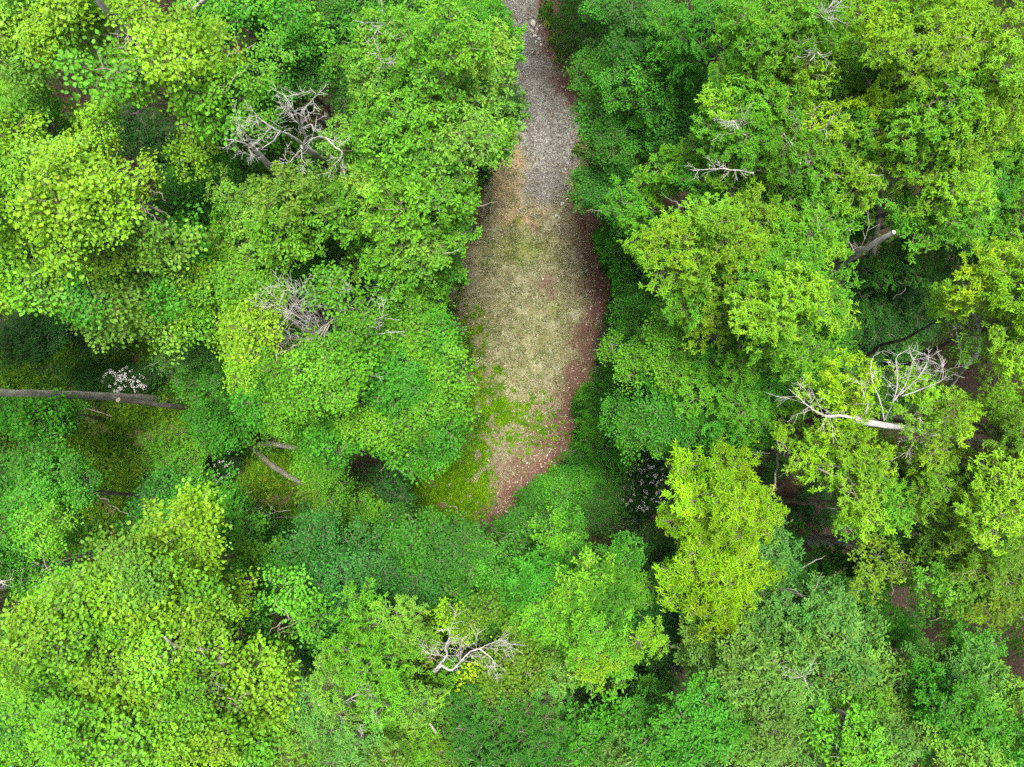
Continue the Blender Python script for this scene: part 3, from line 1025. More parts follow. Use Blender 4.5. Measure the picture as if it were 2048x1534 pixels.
# ------------------------------------------------------------------ the trees
BT, SH, CO = 'broadleaf_tree', 'shrub', 'conifer'
TALL, MIDT, LOW = 'tall canopy trees around the clearing', 'middle-storey trees under the tall crowns', 'shrubs and small trees at the clearing edge'
T_ = [
 # name, label, u, v, ru, rv, ztop, kind, colour, options
 # --- upper left
 (BT, 'yellow-green broadleaf tree filling the extreme top left corner', 80, 60, 115, 90, 22.5, 'round', 'yellow', dict(col2='limepale', mix=.5)),
 (BT, 'large yellow-green tree with a pale trunk crossing its crown, top left', 320, 130, 165, 115, 22.5, 'round', 'yellow', dict(col2='lime', mix=.45, base=(520, 330))),
 (BT, 'bright green-yellow tree cut by the left edge below the corner tree', 20, 220, 105, 100, 20, 'round', 'lime', dict(col2='yellow', mix=.5)),
 (BT, 'mid-green tree sloping down from the top left crown towards the dark gap', 430, 235, 90, 100, 17.5, 'round', 'fresh', dict(col2='lime', mix=.3)),
 (BT, 'large pale yellowish tree at the left, below the dark gap', 195, 400, 150, 125, 22, 'round', 'limepale', dict(col2='yellow', mix=.45)),
 (BT, 'pale green tree with ragged lower edge above the shaded forest floor', 230, 560, 150, 100, 19.5, 'round', 'limepale', dict(col2='fresh', mix=.35)),
 (BT, 'bright yellow crown cut by the left edge at mid height', 15, 400, 70, 120, 22, 'round', 'yellow', {}),
 (BT, 'yellow-green crown at the left edge just above the shaded opening', 35, 545, 70, 70, 20, 'round', 'lime', dict(col2='yellow', mix=.4)),
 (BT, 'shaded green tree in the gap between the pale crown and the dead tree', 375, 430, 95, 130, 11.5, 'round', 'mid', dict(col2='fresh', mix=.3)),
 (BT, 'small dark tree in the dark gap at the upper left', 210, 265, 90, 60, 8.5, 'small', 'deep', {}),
 (BT, 'fine-leaved dark green tree at the top, left of the lime crown', 580, 120, 120, 130, 15, 'small', 'mid', dict(col2='olive', mix=.3)),
 (BT, 'green tree at the top edge between two brighter crowns', 485, 30, 90, 60, 18, 'round', 'fresh', dict(col2='lime', mix=.4)),
 (BT, 'shaded tree behind the bleached dead tree', 600, 330, 110, 70, 12, 'obov', 'mid', dict(col2='lime', mix=.35)),
 (BT, 'tall lime-green tree beside the gravel track, leaves in clusters', 845, 120, 140, 135, 21, 'obov', 'limepale', dict(col2='lime', mix=.4)),
 (BT, 'lime-green crown reaching towards the gravel track below the tall lime tree', 850, 280, 150, 110, 20.5, 'obov', 'lime', dict(col2='limepale', mix=.4)),
 (BT, 'saturated green tree behind the lime crown at the top edge', 770, 10, 130, 50, 16, 'obov', 'fresh', dict(col2='mid', mix=.5)),
 (BT, 'fresh green tree overhanging the left side of the track at the top', 950, 60, 90, 75, 16, 'star', 'fresh', dict(col2='lime', mix=.35)),
 (BT, 'deep green low tree between the lime crown and the gravel', 995, 235, 62, 72, 10, 'round', 'deep', dict(col2='mid', mix=.3)),
 (BT, 'bright lime crown left of the sandy patch', 800, 430, 155, 110, 20, 'obov', 'lime', dict(col2='limepale', mix=.45)),
 (BT, 'lime crown below the bleached dead tree', 570, 415, 150, 75, 19.5, 'obov', 'limepale', dict(col2='lime', mix=.5)),
 (BT, 'vivid green crown touching the left edge of the clearing', 850, 540, 90, 75, 17, 'obov', 'fresh', dict(col2='lime', mix=.5)),
 (BT, 'vivid green shaded crown between the lime crown and the bare-twigged tree', 600, 510, 170, 60, 15.5, 'obov', 'fresh', dict(col2='mid', mix=.3)),
 (BT, 'yellow-green small crown left of the bare twigs', 445, 585, 75, 70, 18, 'maple', 'lime', dict(col2='yellow', mix=.45)),
 (BT, 'yellowish top of the big tree with bare twigs left of the clearing', 590, 680, 165, 105, 21.5, 'maple', 'yellow', dict(col2='lime', mix=.5)),
 (BT, 'dense green small-leaved tree against the lower left of the clearing', 790, 730, 165, 150, 19, 'maple', 'fresh', dict(col2='lime', mix=.4)),
 (BT, 'dense green crown above the bright weeds of the clearing', 770, 870, 165, 100, 17, 'maple', 'fresh', dict(col2='lime', mix=.15)),
 (BT, 'green crown between the bare-twigged tree and the forest floor', 600, 800, 110, 80, 18, 'maple', 'lime', dict(col2='fresh', mix=.5)),
 (BT, 'bluish green crown left of the bare-twigged tree', 385, 690, 120, 95, 14.5, 'small', 'bluepale', dict(col2='fresh', mix=.4)),
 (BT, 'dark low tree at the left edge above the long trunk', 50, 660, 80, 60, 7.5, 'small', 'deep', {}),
 (BT, 'green tree lying over the long bare trunk at the left edge', 50, 830, 80, 50, 10.5, 'round', 'fresh', dict(dens=.8)),
 (SH, 'small dark bush on the forest floor above the long trunk', 170, 765, 28, 22, 1.6, 'small', 'mid', {}),
 (BT, 'round-leaved sapling at the right end of the long trunk', 425, 845, 52, 36, 5.5, 'round', 'fresh', dict(lobe=.55)),
 (BT, 'bright feathery sapling on the forest floor at the left', 335, 925, 45, 48, 4.5, 'fir', 'lime', dict(lobe=.6)),
 # --- lower left
 (BT, 'broad green crown at the left edge below the fern patch', 105, 985, 155, 80, 13.5, 'round', 'fresh', dict(base=(318, 990), col2='mid', mix=.3)),
 (BT, 'bluish green crown right of the fern patch', 405, 1040, 160, 80, 13, 'round', 'blue', dict(col2='fresh', mix=.5)),
 (BT, 'green crown over the pale leaning trunks at the left edge', 70, 1130, 110, 60, 13, 'round', 'fresh', dict(dens=.8)),
 (BT, 'pale yellow crown top standing above the leaning trunks', 305, 1145, 80, 75, 21.5, 'round', 'yellow', dict(col2='limepale', mix=.5)),
 (BT, 'fresh green crown at lower left between the yellow and the blue-green crowns', 480, 1210, 135, 95, 17, 'round', 'fresh', dict(col2='lime', mix=.35)),
 (BT, 'big bright yellow-green crown at the lower left', 170, 1300, 170, 140, 22.5, 'round', 'yellow', dict(col2='lime', mix=.35)),
 (BT, 'bright yellow-green crown at the bottom edge near the left corner', 220, 1480, 190, 110, 22.5, 'round', 'yellow', dict(col2='lime', mix=.4)),
 (BT, 'yellow-green crown with dark limbs showing, lower left', 430, 1400, 160, 135, 21, 'round', 'lime', dict(col2='yellow', mix=.4)),
 (BT, 'green crown in the bottom left corner', 10, 1330, 70, 190, 17, 'round', 'mid', dict(col2='lime', mix=.5)),
 (BT, 'fine yellowish green tree by the brown gap at the lower left', 670, 985, 72, 75, 12, 'maple', 'lime', dict(col2='olive', mix=.3)),
 (CO, 'dark blue-green conifer between the two yellowish crowns', 775, 1000, 68, 60, 7.5, 'fir', 'blue', {}),
 (BT, 'young bright tree in the brown gap left of the blue-green thicket', 600, 1085, 45, 32, 8, 'fir', 'fresh', {}),
 (BT, 'fine-leaved blue-green crown below the conifer', 700, 1150, 130, 100, 16.5, 'small', 'fresh', dict(col2='blue', mix=.6, bsize=1.15)),
 (BT, 'fine-leaved blue-green crown at the bottom tip of the clearing', 895, 1130, 140, 90, 16, 'small', 'mid', dict(col2='fresh', mix=.6, bsize=1.15)),
 (BT, 'blue-green crown left of the forked bleached limb', 930, 1235, 140, 75, 15.5, 'maple', 'mid', dict(col2='fresh', mix=.5)),
 (BT, 'shaded crown between the blue-green thicket and the bottom left crowns', 620, 1260, 80, 90, 13, 'small', 'mid', dict(col2='blue', mix=.3)),
 (BT, 'pale green crown at the bottom, left of the forked bleached limb', 745, 1340, 120, 105, 20, 'star', 'limepale', dict(col2='lime', mix=.4)),
 (BT, 'pale green crown at the bottom edge with bleached twigs', 690, 1480, 140, 85, 20, 'star', 'limepale', dict(col2='pale', mix=.4)),
 (BT, 'yellow speckled crown round the forked bleached limb', 960, 1330, 150, 105, 17.5, 'maple', 'olive', dict(col2='gold', mix=.35, dens=.62)),
 (BT, 'grey-green crown at the bottom edge, centre', 1010, 1460, 150, 95, 18.5, 'star', 'pale', dict(col2='mid', mix=.45)),
 (BT, 'olive crown at the bottom edge by the dark broken limb', 860, 1490, 90, 70, 17, 'star', 'olive', dict(col2='lime', mix=.3)),
 # --- lower middle and right
 (SH, 'round-leaved bright green bush at the lower right rim of the clearing', 1105, 985, 68, 62, 4, 'round', 'fresh', dict(lobe=.7)),
 (BT, 'dark green feathery small tree below the round-leaved bush', 1080, 1070, 85, 45, 5.5, 'fir', 'mid', dict(col2='fresh', mix=.4)),
 (SH, 'feathery green bush beside the leafless twigs, lower right of the clearing', 1205, 1005, 50, 42, 3.6, 'fir', 'fresh', dict(lobe=.6)),
 (BT, 'bright green-yellow crown below the brown hole, bottom centre', 1185, 1185, 105, 85, 17, 'paddle', 'lime', dict(col2='fresh', mix=.4)),
 (BT, 'yellower crown just above the dark hollow, bottom centre', 1190, 1280, 115, 80, 17.5, 'paddle', 'lime', dict(col2='yellow', mix=.35)),
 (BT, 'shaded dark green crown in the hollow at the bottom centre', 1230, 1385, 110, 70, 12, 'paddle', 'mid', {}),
 (BT, 'large-leaved green crown at the bottom edge right of the centre', 1275, 1490, 125, 75, 17, 'obov', 'fresh', dict(col2='pale', mix=.35)),
 (BT, 'brilliant yellow narrow-leaved tree, the brightest crown of the lower right', 1440, 1025, 88, 78, 19, 'narrow', 'gold', {}),
 (BT, 'lower half of the brilliant yellow foliage, with drooping tips', 1448, 1130, 92, 80, 18.2, 'narrow', 'gold', {}),
 (BT, 'shaded green crown under the brilliant yellow tree', 1360, 1230, 90, 110, 12.5, 'small', 'blue', dict(col2='mid', mix=.4)),
 (BT, 'blue-green crown at the lower right, left of the pale crown', 1370, 1330, 90, 80, 13, 'small', 'blue', dict(col2='bluepale', mix=.3)),
 (BT, 'pale bluish green tree below the thick grey trunk', 1590, 1190, 130, 95, 18.5, 'paddle', 'bluepale', dict(col2='pale', mix=.4)),
 (BT, 'pale tree with forked limb, right of the brilliant yellow foliage', 1580, 1310, 150, 75, 19, 'paddle', 'pale', dict(col2='bluepale', mix=.4)),
 (BT, 'pale green crown at the bottom edge, lower right', 1490, 1440, 130, 100, 19.5, 'paddle', 'pale', dict(col2='fresh', mix=.35)),
 (BT, 'dense pale crown at the bottom edge with upswept leaf tips', 1690, 1440, 120, 105, 20, 'paddle', 'pale', dict(col2='lime', mix=.35)),
 (BT, 'bright crown in the bottom right corner', 1960, 1470, 140, 85, 20.5, 'paddle', 'limepale', dict(col2='fresh', mix=.4)),
 (BT, 'mid-green crown below the dark hole near the right edge', 1870, 1370, 125, 70, 18.5, 'paddle', 'fresh', dict(col2='pale', mix=.5)),
 (BT, 'shaded green crown left of the dark hole near the right edge', 1760, 1240, 95, 80, 13, 'obov', 'mid', dict(col2='fresh', mix=.4)),
 (BT, 'deep green low tree right of the thick grey trunk', 1780, 1130, 110, 50, 10.5, 'obov', 'mid', dict(col2='fresh', mix=.4)),
 (BT, 'yellow-olive crown at the right edge above the dark hole', 1930, 1170, 135, 85, 19, 'obov', 'lime', dict(col2='olive', mix=.45)),
 (BT, 'olive-yellow oak-like crown at the right edge', 1960, 1030, 130, 90, 21, 'star', 'yellow', dict(col2='olive', mix=.5)),
 (BT, 'mid-green crown between the leaning dead tree and the right edge', 1830, 985, 110, 80, 17, 'star', 'lime', dict(col2='olive', mix=.3)),
 (BT, 'narrow yellow crown tip standing over the leaning dead trunk', 1680, 800, 42, 62, 20.5, 'star', 'gold', dict(lobe=.55)),
 (BT, 'yellow crown with dark gaps below the leaning dead trunk', 1650, 940, 82, 90, 20, 'star', 'yellow', dict(col2='gold', mix=.3)),
 (BT, 'yellow crown above the thick grey trunk', 1730, 1010, 75, 55, 19.5, 'star', 'yellow', dict(col2='lime', mix=.4)),
 (BT, 'yellow crown over the right half of the leaning dead trunk', 1850, 830, 80, 62, 20.5, 'star', 'yellow', dict(col2='lime', mix=.35)),
 (BT, 'olive crown at the right edge beside the leaning dead trunk', 1990, 860, 95, 95, 20.5, 'star', 'yellow', dict(col2='olive', mix=.5, bark=M_BARK_D)),  # dark bark: shade painted into the trunk colour
 (BT, 'bright yellow-green crown at the right edge below the upper hole', 2000, 620, 80, 110, 22.5, 'star', 'yellow', dict(col2='gold', mix=.3, bark=M_BARK_D, base=(1700, 765))),  # trunk crosses the hole; its shade is put into the dark bark
 (BT, 'small lime crown with pale crooked limbs beside the right hole', 1890, 640, 48, 75, 18.5, 'star', 'yellow', dict(dens=.8, lobe=.7, bark=M_BARK_D, base=(1600, 780))),  # dark bark stands in for the shade inside the hole
 (BT, 'low dark tree at the bottom of the right-hand hole', 1810, 640, 105, 90, 9, 'small', 'deep', dict(col2='mid', mix=.3)),
 (BT, 'dark low tree under the leaning dead tree', 1790, 770, 120, 70, 9, 'small', 'deep', dict(col2='mid', mix=.3)),
 # --- centre right
 (BT, 'clustered green small tree at the right rim of the clearing, upper part', 1268, 470, 80, 76, 7.5, 'obov', 'fresh', dict(col2='lime', mix=.3, lobe=.8)),
 (BT, 'dark green tree with large leaves behind the right rim', 1330, 590, 62, 62, 9, 'obov', 'mid', dict(col2='fresh', mix=.4)),
 (CO, 'dark soft conifer at the right rim of the clearing', 1245, 640, 34, 42, 3.4, 'fir', 'deep', {}),
 (SH, 'leafy bush below the soft conifer at the right rim', 1232, 735, 38, 32, 2.8, 'small', 'mid', {}),
 (BT, 'deep green small tree at the right rim near the litter strip', 1212, 845, 68, 76, 5.5, 'narrow', 'fresh', dict(col2='mid', mix=.4, lobe=.7)),
 (SH, 'yellowish little bush on the litter strip at the right rim', 1170, 800, 20, 24, 1.6, 'maple', 'lime', dict(lobe=.4, bsize=.6)),
 (SH, 'little leafy bush between the two green small trees, lower right rim', 1185, 915, 34, 26, 2.2, 'round', 'fresh', dict(bsize=.7)),
 (BT, 'green crown leaning over the right side of the clearing from the lime canopy', 1350, 700, 100, 80, 16.5, 'small', 'lime', dict(col2='fresh', mix=.5)),
 (BT, 'green crown below the lime canopy, right of the litter strip', 1360, 830, 115, 80, 15.5, 'small', 'fresh', dict(col2='lime', mix=.3)),
 (BT, 'round-leaved bright crown in the middle of the right-hand canopy', 1640, 690, 105, 85, 16.5, 'round', 'fresh', dict(col2='limepale', mix=.15)),
 (BT, 'lime crown right of the centre with a dark twig tangle', 1500, 770, 115, 75, 18, 'star', 'lime', dict(col2='fresh', mix=.4)),
 (BT, 'shaded green crown below the lime canopy, right of the centre', 1480, 870, 110, 60, 15.5, 'star', 'fresh', dict(col2='lime', mix=.3)),
 (BT, 'yellow-lime crown in the centre of the right-hand canopy', 1540, 620, 120, 95, 21.5, 'star', 'yellow', dict(col2='lime', mix=.5)),
 (BT, 'yellow crown with long bare limb, right of the centre', 1440, 500, 110, 85, 21, 'star', 'yellow', dict(col2='gold', mix=.2)),
 (BT, 'lime crown below the thick grey limbs', 1600, 490, 90, 85, 20, 'star', 'yellow', dict(col2='lime', mix=.5)),
 (BT, 'shaded green tree behind the broken snag', 1760, 520, 110, 90, 12, 'star', 'mid', dict(col2='fresh', mix=.3)),
 (BT, 'green crown at the upper right, left of the thick grey limbs', 1420, 380, 100, 70, 18, 'star', 'lime', dict(col2='fresh', mix=.4)),
 # --- upper right
 (BT, 'deep green small-leaved tree at the right of the gravel', 1248, 290, 88, 120, 13, 'small', 'fresh', dict(col2='mid', mix=.5)),
 (BT, 'mid-green tree at the top edge, right of the track', 1290, 85, 105, 95, 15.5, 'small', 'fresh', dict(col2='mid', mix=.4)),
 (SH, 'dark low bush at the top edge right beside the track', 1172, 50, 46, 62, 5, 'fir', 'mid', dict(col2='deep', mix=.3)),
 (BT, 'blue-green shaded crown between the deep green tree and the lime canopy', 1370, 240, 80, 110, 13.5, 'small', 'blue', dict(col2='fresh', mix=.5)),
 (BT, 'light green crown at the top edge, middle right', 1430, 70, 85, 80, 18, 'star', 'fresh', dict(col2='lime', mix=.4)),
 (BT, 'lime crown with a pale twig tangle at the top right', 1560, 90, 110, 95, 21.5, 'star', 'yellow', dict(col2='lime', mix=.5)),
 (BT, 'lime crown left of the thick grey limbs, upper right', 1510, 250, 110, 80, 20.5, 'star', 'lime', dict(col2='yellow', mix=.45)),
 (BT, 'yellow-lime crown around the thick grey limbs', 1640, 330, 105, 85, 20.5, 'star', 'lime', dict(col2='yellow', mix=.45, base=(1480, 560), thick=.42, bark=M_BARK_G)),
 (BT, 'green crown in the upper right between two yellow crowns', 1700, 160, 105, 100, 19, 'star', 'lime', dict(col2='fresh', mix=.4)),
 (BT, 'brilliant yellow crown at the top edge near the right corner', 1830, 80, 115, 100, 22.5, 'star', 'gold', dict(col2='yellow', mix=.5)),
 (BT, 'yellow crown cut by the top right corner', 1985, 130, 90, 120, 22.5, 'star', 'yellow', dict(col2='gold', mix=.3)),
 (BT, 'yellow-lime crown below the brilliant yellow one near the right edge', 1860, 260, 120, 85, 21.5, 'star', 'yellow', dict(col2='lime', mix=.4)),
 (BT, 'lime crown hanging towards the right-hand hole', 1860, 400, 120, 85, 20, 'star', 'lime', dict(col2='yellow', mix=.35)),
 (BT, 'shaded green crown at the right edge, upper half', 1985, 350, 80, 110, 17, 'star', 'mid', dict(col2='lime', mix=.3)),
 (BT, 'dark green crown at the right edge above the bright crown', 1970, 480, 85, 50, 11, 'small', 'deep', dict(col2='mid', mix=.3)),
 (BT, 'shaded crown beside the crooked pale-limbed trunk', 1740, 400, 70, 70, 14.5, 'star', 'fresh', dict(col2='lime', mix=.3)),
]
for row in T_:
    nm, lab, u, v, ru, rv, zt, kind, col, opt = row
    cat = {'broadleaf_tree': 'tree', 'conifer': 'conifer', 'shrub': 'shrub'}[nm]
    grp = LOW if zt < 7 else (MIDT if zt < 16 else TALL)
    tree(nm, lab, cat, u, v, ru, rv, zt, kind, col, grp, **opt)


# ------------------------------------------------------------------ bare wood
def branchlet(g, p, d, ln, r0, depth, rs, curl=.30, rise=.1, mat=0):
    """a bare crooked branch with its twigs"""
    n = max(4, int(5 + ln * 1.5))
    P = [np.array(p, float)]
    d = np.array(d, float)
    d /= np.linalg.norm(d)
    bend = rs.normal(0, 1, 3) * curl * .35
    for i in range(n):
        d = d + rs.normal(0, 1, 3) * curl * .22 + bend / n + np.array((0, 0, rise / n))
        d /= np.linalg.norm(d)
        P.append(P[-1] + d * ln / n)
    P = np.array(P)
    tube(g, P, np.linspace(r0, max(.004, r0 * .25), n + 1), 6 if r0 > .04 else 4, mat, wob=.12)
    if depth > 0:
        kids = rs.randint(3, 6) if depth > 1 else rs.randint(3, 7)
        for k in range(kids):
            t = .25 + .75 * (k + rs.rand()) / kids
            i = min(n - 1, int(t * n))
            dd = P[i + 1] - P[i]
            dd /= np.linalg.norm(dd)
            side = np.cross(dd, rs.normal(0, 1, 3))
            side /= np.linalg.norm(side) + 1e-9
            a = .5 + .5 * rs.rand()
            nd = dd * math.cos(a) + side * math.sin(a)
            nd[2] = nd[2] * .6 + .1
            branchlet(g, P[i], nd, ln * (.34 + .26 * rs.rand()), max(.006, r0 * (1 - .55 * t) * .5), depth - 1, rs, curl * 1.15, rise, mat)
    return P


def bare_polyline(g, pts, r0, r1, sub=4, sides=8, twigs=0, rs=None, tl=.8, mat=0):
    if twigs:
        r0, r1, twigs = r0 * .72, r1 * .7, int(twigs * 1.15)
    P = smooth_path(pts, sub, .015)
    rr = np.linspace(r0, r1, len(P))
    tube(g, P, rr, sides, mat, wob=.14)
    for k in range(twigs):
        i = rs.randint(len(P) // 4, len(P) - 1)
        dd = P[i + 1] - P[i]
        dd /= np.linalg.norm(dd) + 1e-9
        s = np.cross(dd, rs.normal(0, 1, 3))
        s /= np.linalg.norm(s)
        branchlet(g, P[i], dd * .8 + s, tl * (.4 + .9 * rs.rand()), max(.006, rr[i] * .24), 1, rs, .42, .1, mat)
    return P


def wood_thing(name, label, cat, base, parts, mat, group=None, seed=1):
    """parts: list of (part name, builder(g, rs))"""
    base = np.array(base, float)
    root = thing(name, tuple(base), label, cat, group)
    for pn, fn in parts:
        rs = np.random.RandomState(seed)
        seed += 17
        g = Geo()
        fn(g, rs)
        for i in range(len(g.V)):
            g.V[i] = g.V[i] - base.astype(np.float32)
        obj(pn, g.mesh(pn, [mat], smooth=True), root)
    return root


def gz(u, v):
    p = W(u, v, 0)
    return float(ground_z(p[0], p[1]))


def poly(pts, r0, r1, **k):
    return lambda g, rs: bare_polyline(g, [W(*p) for p in pts], r0, r1, rs=rs, **k)


# long bare trunk leaving the picture at the left
def crown_far(u, v, z, n, ln):
    def f(g, rs):
        for i in range(n):
            a = i * math.tau / n + rs.rand()
            branchlet(g, W(u, v, z), (math.cos(a), math.sin(a), .6), ln, .09, 2, rs)
    return f


wood_thing('bare_tree', 'long straight bare grey trunk running in from the left edge', 'tree', W(314, 797, -.1),
           [('trunk', poly([(314, 797, -.1), (240, 794, 3.5), (150, 790, 7.4), (60, 787, 10.8), (-40, 783, 13.5), (-200, 778, 17)], .235, .13, sides=12)),
            ('branch', crown_far(-200, 778, 17, 5, 2.5))], M_BARK_G, 'bare trunks standing over the forest floor', 3)
wood_thing('bare_tree', 'short reddish broken trunk tucked below the right end of the long trunk', 'tree', W(386, 818, -.1),
           [('trunk', poly([(386, 818, -.1), (340, 812, 2.4), (285, 805, 4.6), (236, 799, 6.6)], .15, .12, sides=10)),
            ('stub', lambda g, rs: branchlet(g, W(238, 800, 6.5), (-.3, .6, .6), .5, .05, 0, rs))], M_BARK, 'bare trunks standing over the forest floor', 5)
wood_thing('bare_tree', 'grey leaning trunk at the left edge above the pale yellow crown top', 'tree', W(252, 1084, -.1),
           [('trunk', poly([(252, 1084, -.1), (200, 1098, 3), (140, 1122, 6), (80, 1148, 9), (-20, 1180, 12)], .27, .18, sides=12)),
            ('branch', crown_far(-20, 1180, 12, 4, 2))], M_BARK_G, 'bare trunks standing over the forest floor', 7)
wood_thing('bare_tree', 'thinner grey trunk just below the leaning one at the left edge', 'tree', W(190, 1130, -.1),
           [('trunk', poly([(190, 1130, -.1), (110, 1160, 4.5), (40, 1186, 8.2), (-60, 1220, 12)], .17, .11, sides=10)),
            ('branch', crown_far(-60, 1220, 12, 4, 2))], M_BARK_G, 'bare trunks standing over the forest floor', 9)
wood_thing('bare_tree', 'thick grey mossy trunk in the dark gap, lower right', 'tree', W(1622, 1081, -.1),
           [('trunk', poly([(1622, 1081, -.1), (1670, 1081, 3), (1715, 1077, 6), (1770, 1068, 9), (1825, 1056, 12), (1870, 1046, 15)], .37, .24, sides=14)),
            ('branch', poly([(1790, 1062, 10.5), (1800, 1085, 12), (1830, 1100, 13.5)], .10, .03, twigs=3))], M_BARK_G, None, 11)
wood_thing('snag', 'grey broken-topped snag pointing up right out of the upper right canopy', 'dead tree', W(1560, 610, -.1),
           [('trunk', poly([(1560, 610, -.1), (1610, 576, 7), (1660, 543, 13.5), (1700, 517, 16.5), (1745, 488, 18.3), (1788, 464, 19.5)], .20, .07, sides=12)),
            ('branch', poly([(1712, 510, 17), (1702, 492, 17.6), (1694, 478, 18)], .045, .012, twigs=2)),
            ('branch', poly([(1712, 508, 17), (1728, 480, 17.8), (1726, 462, 18.2)], .02, .008, twigs=2))], M_DEAD, None, 13)

# fallen logs on the floor of the opening
LOGS = 'dark logs lying on the shaded forest floor'
for lab, pts, r in (
        ('dark mossy log slanting down from the green crown to the log pile', [(335, 742, .5), (370, 778, .45), (405, 810, .35), (428, 828, .3)], .24),
        ('dark log slanting through the shade below the bare-twigged tree', [(478, 866, .4), (510, 900, .4), (550, 935, .3), (606, 968, .25)], .20),
        ('short lichen-spotted log lying level beside the slanting dark log', [(516, 890, .7), (545, 888, .75), (592, 896, .6)], .19),
        ('thin pale fallen pole below the long trunk', [(155, 812, .25), (185, 820, .25), (225, 833, .2)], .05),
        ('dark stick pile log at the end of the long trunk', [(345, 800, .3), (380, 790, .6), (410, 775, .5)], .08)):
    b = W(pts[0][0], pts[0][1], 0)
    wood_thing('log', lab, 'log', b, [('trunk', poly(pts, r, r * .8, sides=10)),
                                      ('stub', lambda g, rs, p=pts: branchlet(g, W(*p[1]), (.4, .8, .5), 1.0, .04, 1, rs))],
               M_BARK if 'thin' in lab or 'lichen' in lab else M_BARK_D, LOGS, int(pts[0][0]))

# bleached dead tree, upper left
DT = 'bleached dead trees and limbs'
z0 = 19.0


def D(pts, r0, r1, tw=4, tl=.7, **k):
    return ('branch', poly(pts, r0, r1, twigs=tw, tl=tl, sides=6, **k))


wood_thing('dead_tree', 'bleached leafless dead tree with a tangled crown, upper left', 'dead tree', W(705, 420, -.1),
           [('trunk', poly([(705, 420, -.1), (670, 375, 8), (650, 330, 13.5), (632, 312, 16.8), (607, 293, 18.5)], .19, .10, sides=10)),
            D([(607, 293, 18.5), (612, 275, 19.3), (606, 262, 19.9), (596, 243, 20.6), (584, 215, 21.3), (566, 186, 21.7)], .085, .018, 7, .8),
            D([(606, 262, 19.9), (603, 240, 20.7), (604, 225, 21.1), (622, 203, 21.7), (632, 190, 22.1), (620, 176, 22.3)], .055, .014, 8, .7),
            D([(607, 290, 18.6), (592, 278, 19.3), (572, 266, 19.9), (555, 262, 20.3), (540, 252, 20.6), (520, 238, 20.9), (511, 228, 21.1)], .075, .014, 8, .7),
            D([(585, 230, 21), (572, 222, 21.3), (571, 205, 21.6)], .05, .012, 5, .5),
            D([(560, 262, 20.3), (545, 282, 20.3), (524, 297, 20.3), (535, 300, 20)], .03, .010, 4, .5),
            D([(610, 285, 18.9), (632, 275, 19.7), (652, 276, 20.3), (668, 292, 20.5), (684, 305, 20.6), (680, 318, 20.5), (672, 325, 20.3)], .05, .012, 8, .6),
            D([(602, 300, 18.5), (590, 312, 18.9), (578, 324, 19.3), (566, 308, 19.6)], .035, .010, 5, .5),
            D([(603, 300, 18.5), (604, 318, 18.9), (616, 332, 19.2)], .035, .010, 6, .5),
            D([(606, 255, 20.1), (624, 250, 20.7), (628, 262, 21), (634, 232, 21.2)], .04, .010, 6, .5)], M_DEAD, DT, 21)
wood_thing('dead_tree', 'smaller bleached dead top left of the tangled dead tree', 'dead tree', W(660, 500, -.1),
           [('trunk', poly([(660, 500, -.1), (610, 430, 8), (572, 375, 13.6), (545, 340, 17.3), (524, 315, 18.7), (512, 300, 19.3)], .15, .075, sides=10)),
            D([(512, 302, 19.3), (500, 278, 20.3), (484, 260, 20.9), (475, 240, 21.3)], .06, .012, 7, .6),
            D([(514, 304, 19.3), (495, 290, 20.1), (475, 282, 20.5), (455, 280, 20.7)], .05, .012, 7, .6),
            D([(518, 312, 18.9), (500, 310, 19.6), (484, 300, 20)], .04, .012, 5, .5),
            D([(545, 342, 17.3), (556, 350, 17.9), (572, 338, 18.5), (576, 334, 18.9)], .02, .008, 4, .5)], M_DEAD, DT, 23)


# fan of bare twigs in the big tree left of the clearing
def fan(cu, cv, z, spec, tw=5):
    def f(g, rs):
        for (uu, vv, zz, r0) in spec:
            a, b = W(cu, cv, z), W(uu, vv, zz)
            m = (a + b) / 2 + rs.normal(0, .10, 3)
            bare_polyline(g, [a, m, b], r0, .010, twigs=tw, rs=rs, tl=.6, sides=5)
    return f


wood_thing('dead_tree', 'fan of bare grey twigs rising through the big tree left of the clearing', 'dead tree', W(760, 700, -.1),
           [('trunk', poly([(760, 700, -.1), (715, 690, 9), (680, 680, 15), (655, 668, 18)], .18, .07, sides=10)),
            ('branch', fan(655, 668, 18, [(515, 562, 20.8, .05), (520, 590, 20.6, .04), (540, 600, 20.8, .05)])),
            ('branch', fan(652, 666, 18, [(548, 560, 21, .04), (570, 560, 21, .05), (575, 585, 21, .04)])),
            ('branch', fan(656, 664, 18, [(600, 555, 21.3, .05), (622, 565, 21.2, .045), (598, 590, 21, .04)])),
            ('branch', fan(668, 665, 18, [(690, 560, 21, .045), (700, 575, 21, .03), (710, 600, 20.8, .03)])),
            ('branch', fan(645, 676, 18, [(550, 660, 20.4, .05), (545, 690, 20, .04), (560, 625, 20.6, .055)])),
            ('branch', fan(720, 672, 17.8, [(808, 662, 19.8, .05), (778, 628, 20.2, .05), (748, 585, 20.6, .05), (800, 640, 20, .03)])),
            ('branch', fan(690, 720, 18, [(640, 750, 19.6, .04), (740, 760, 19.4, .03), (610, 760, 19.2, .03)], 3))], M_DEAD, DT, 31)

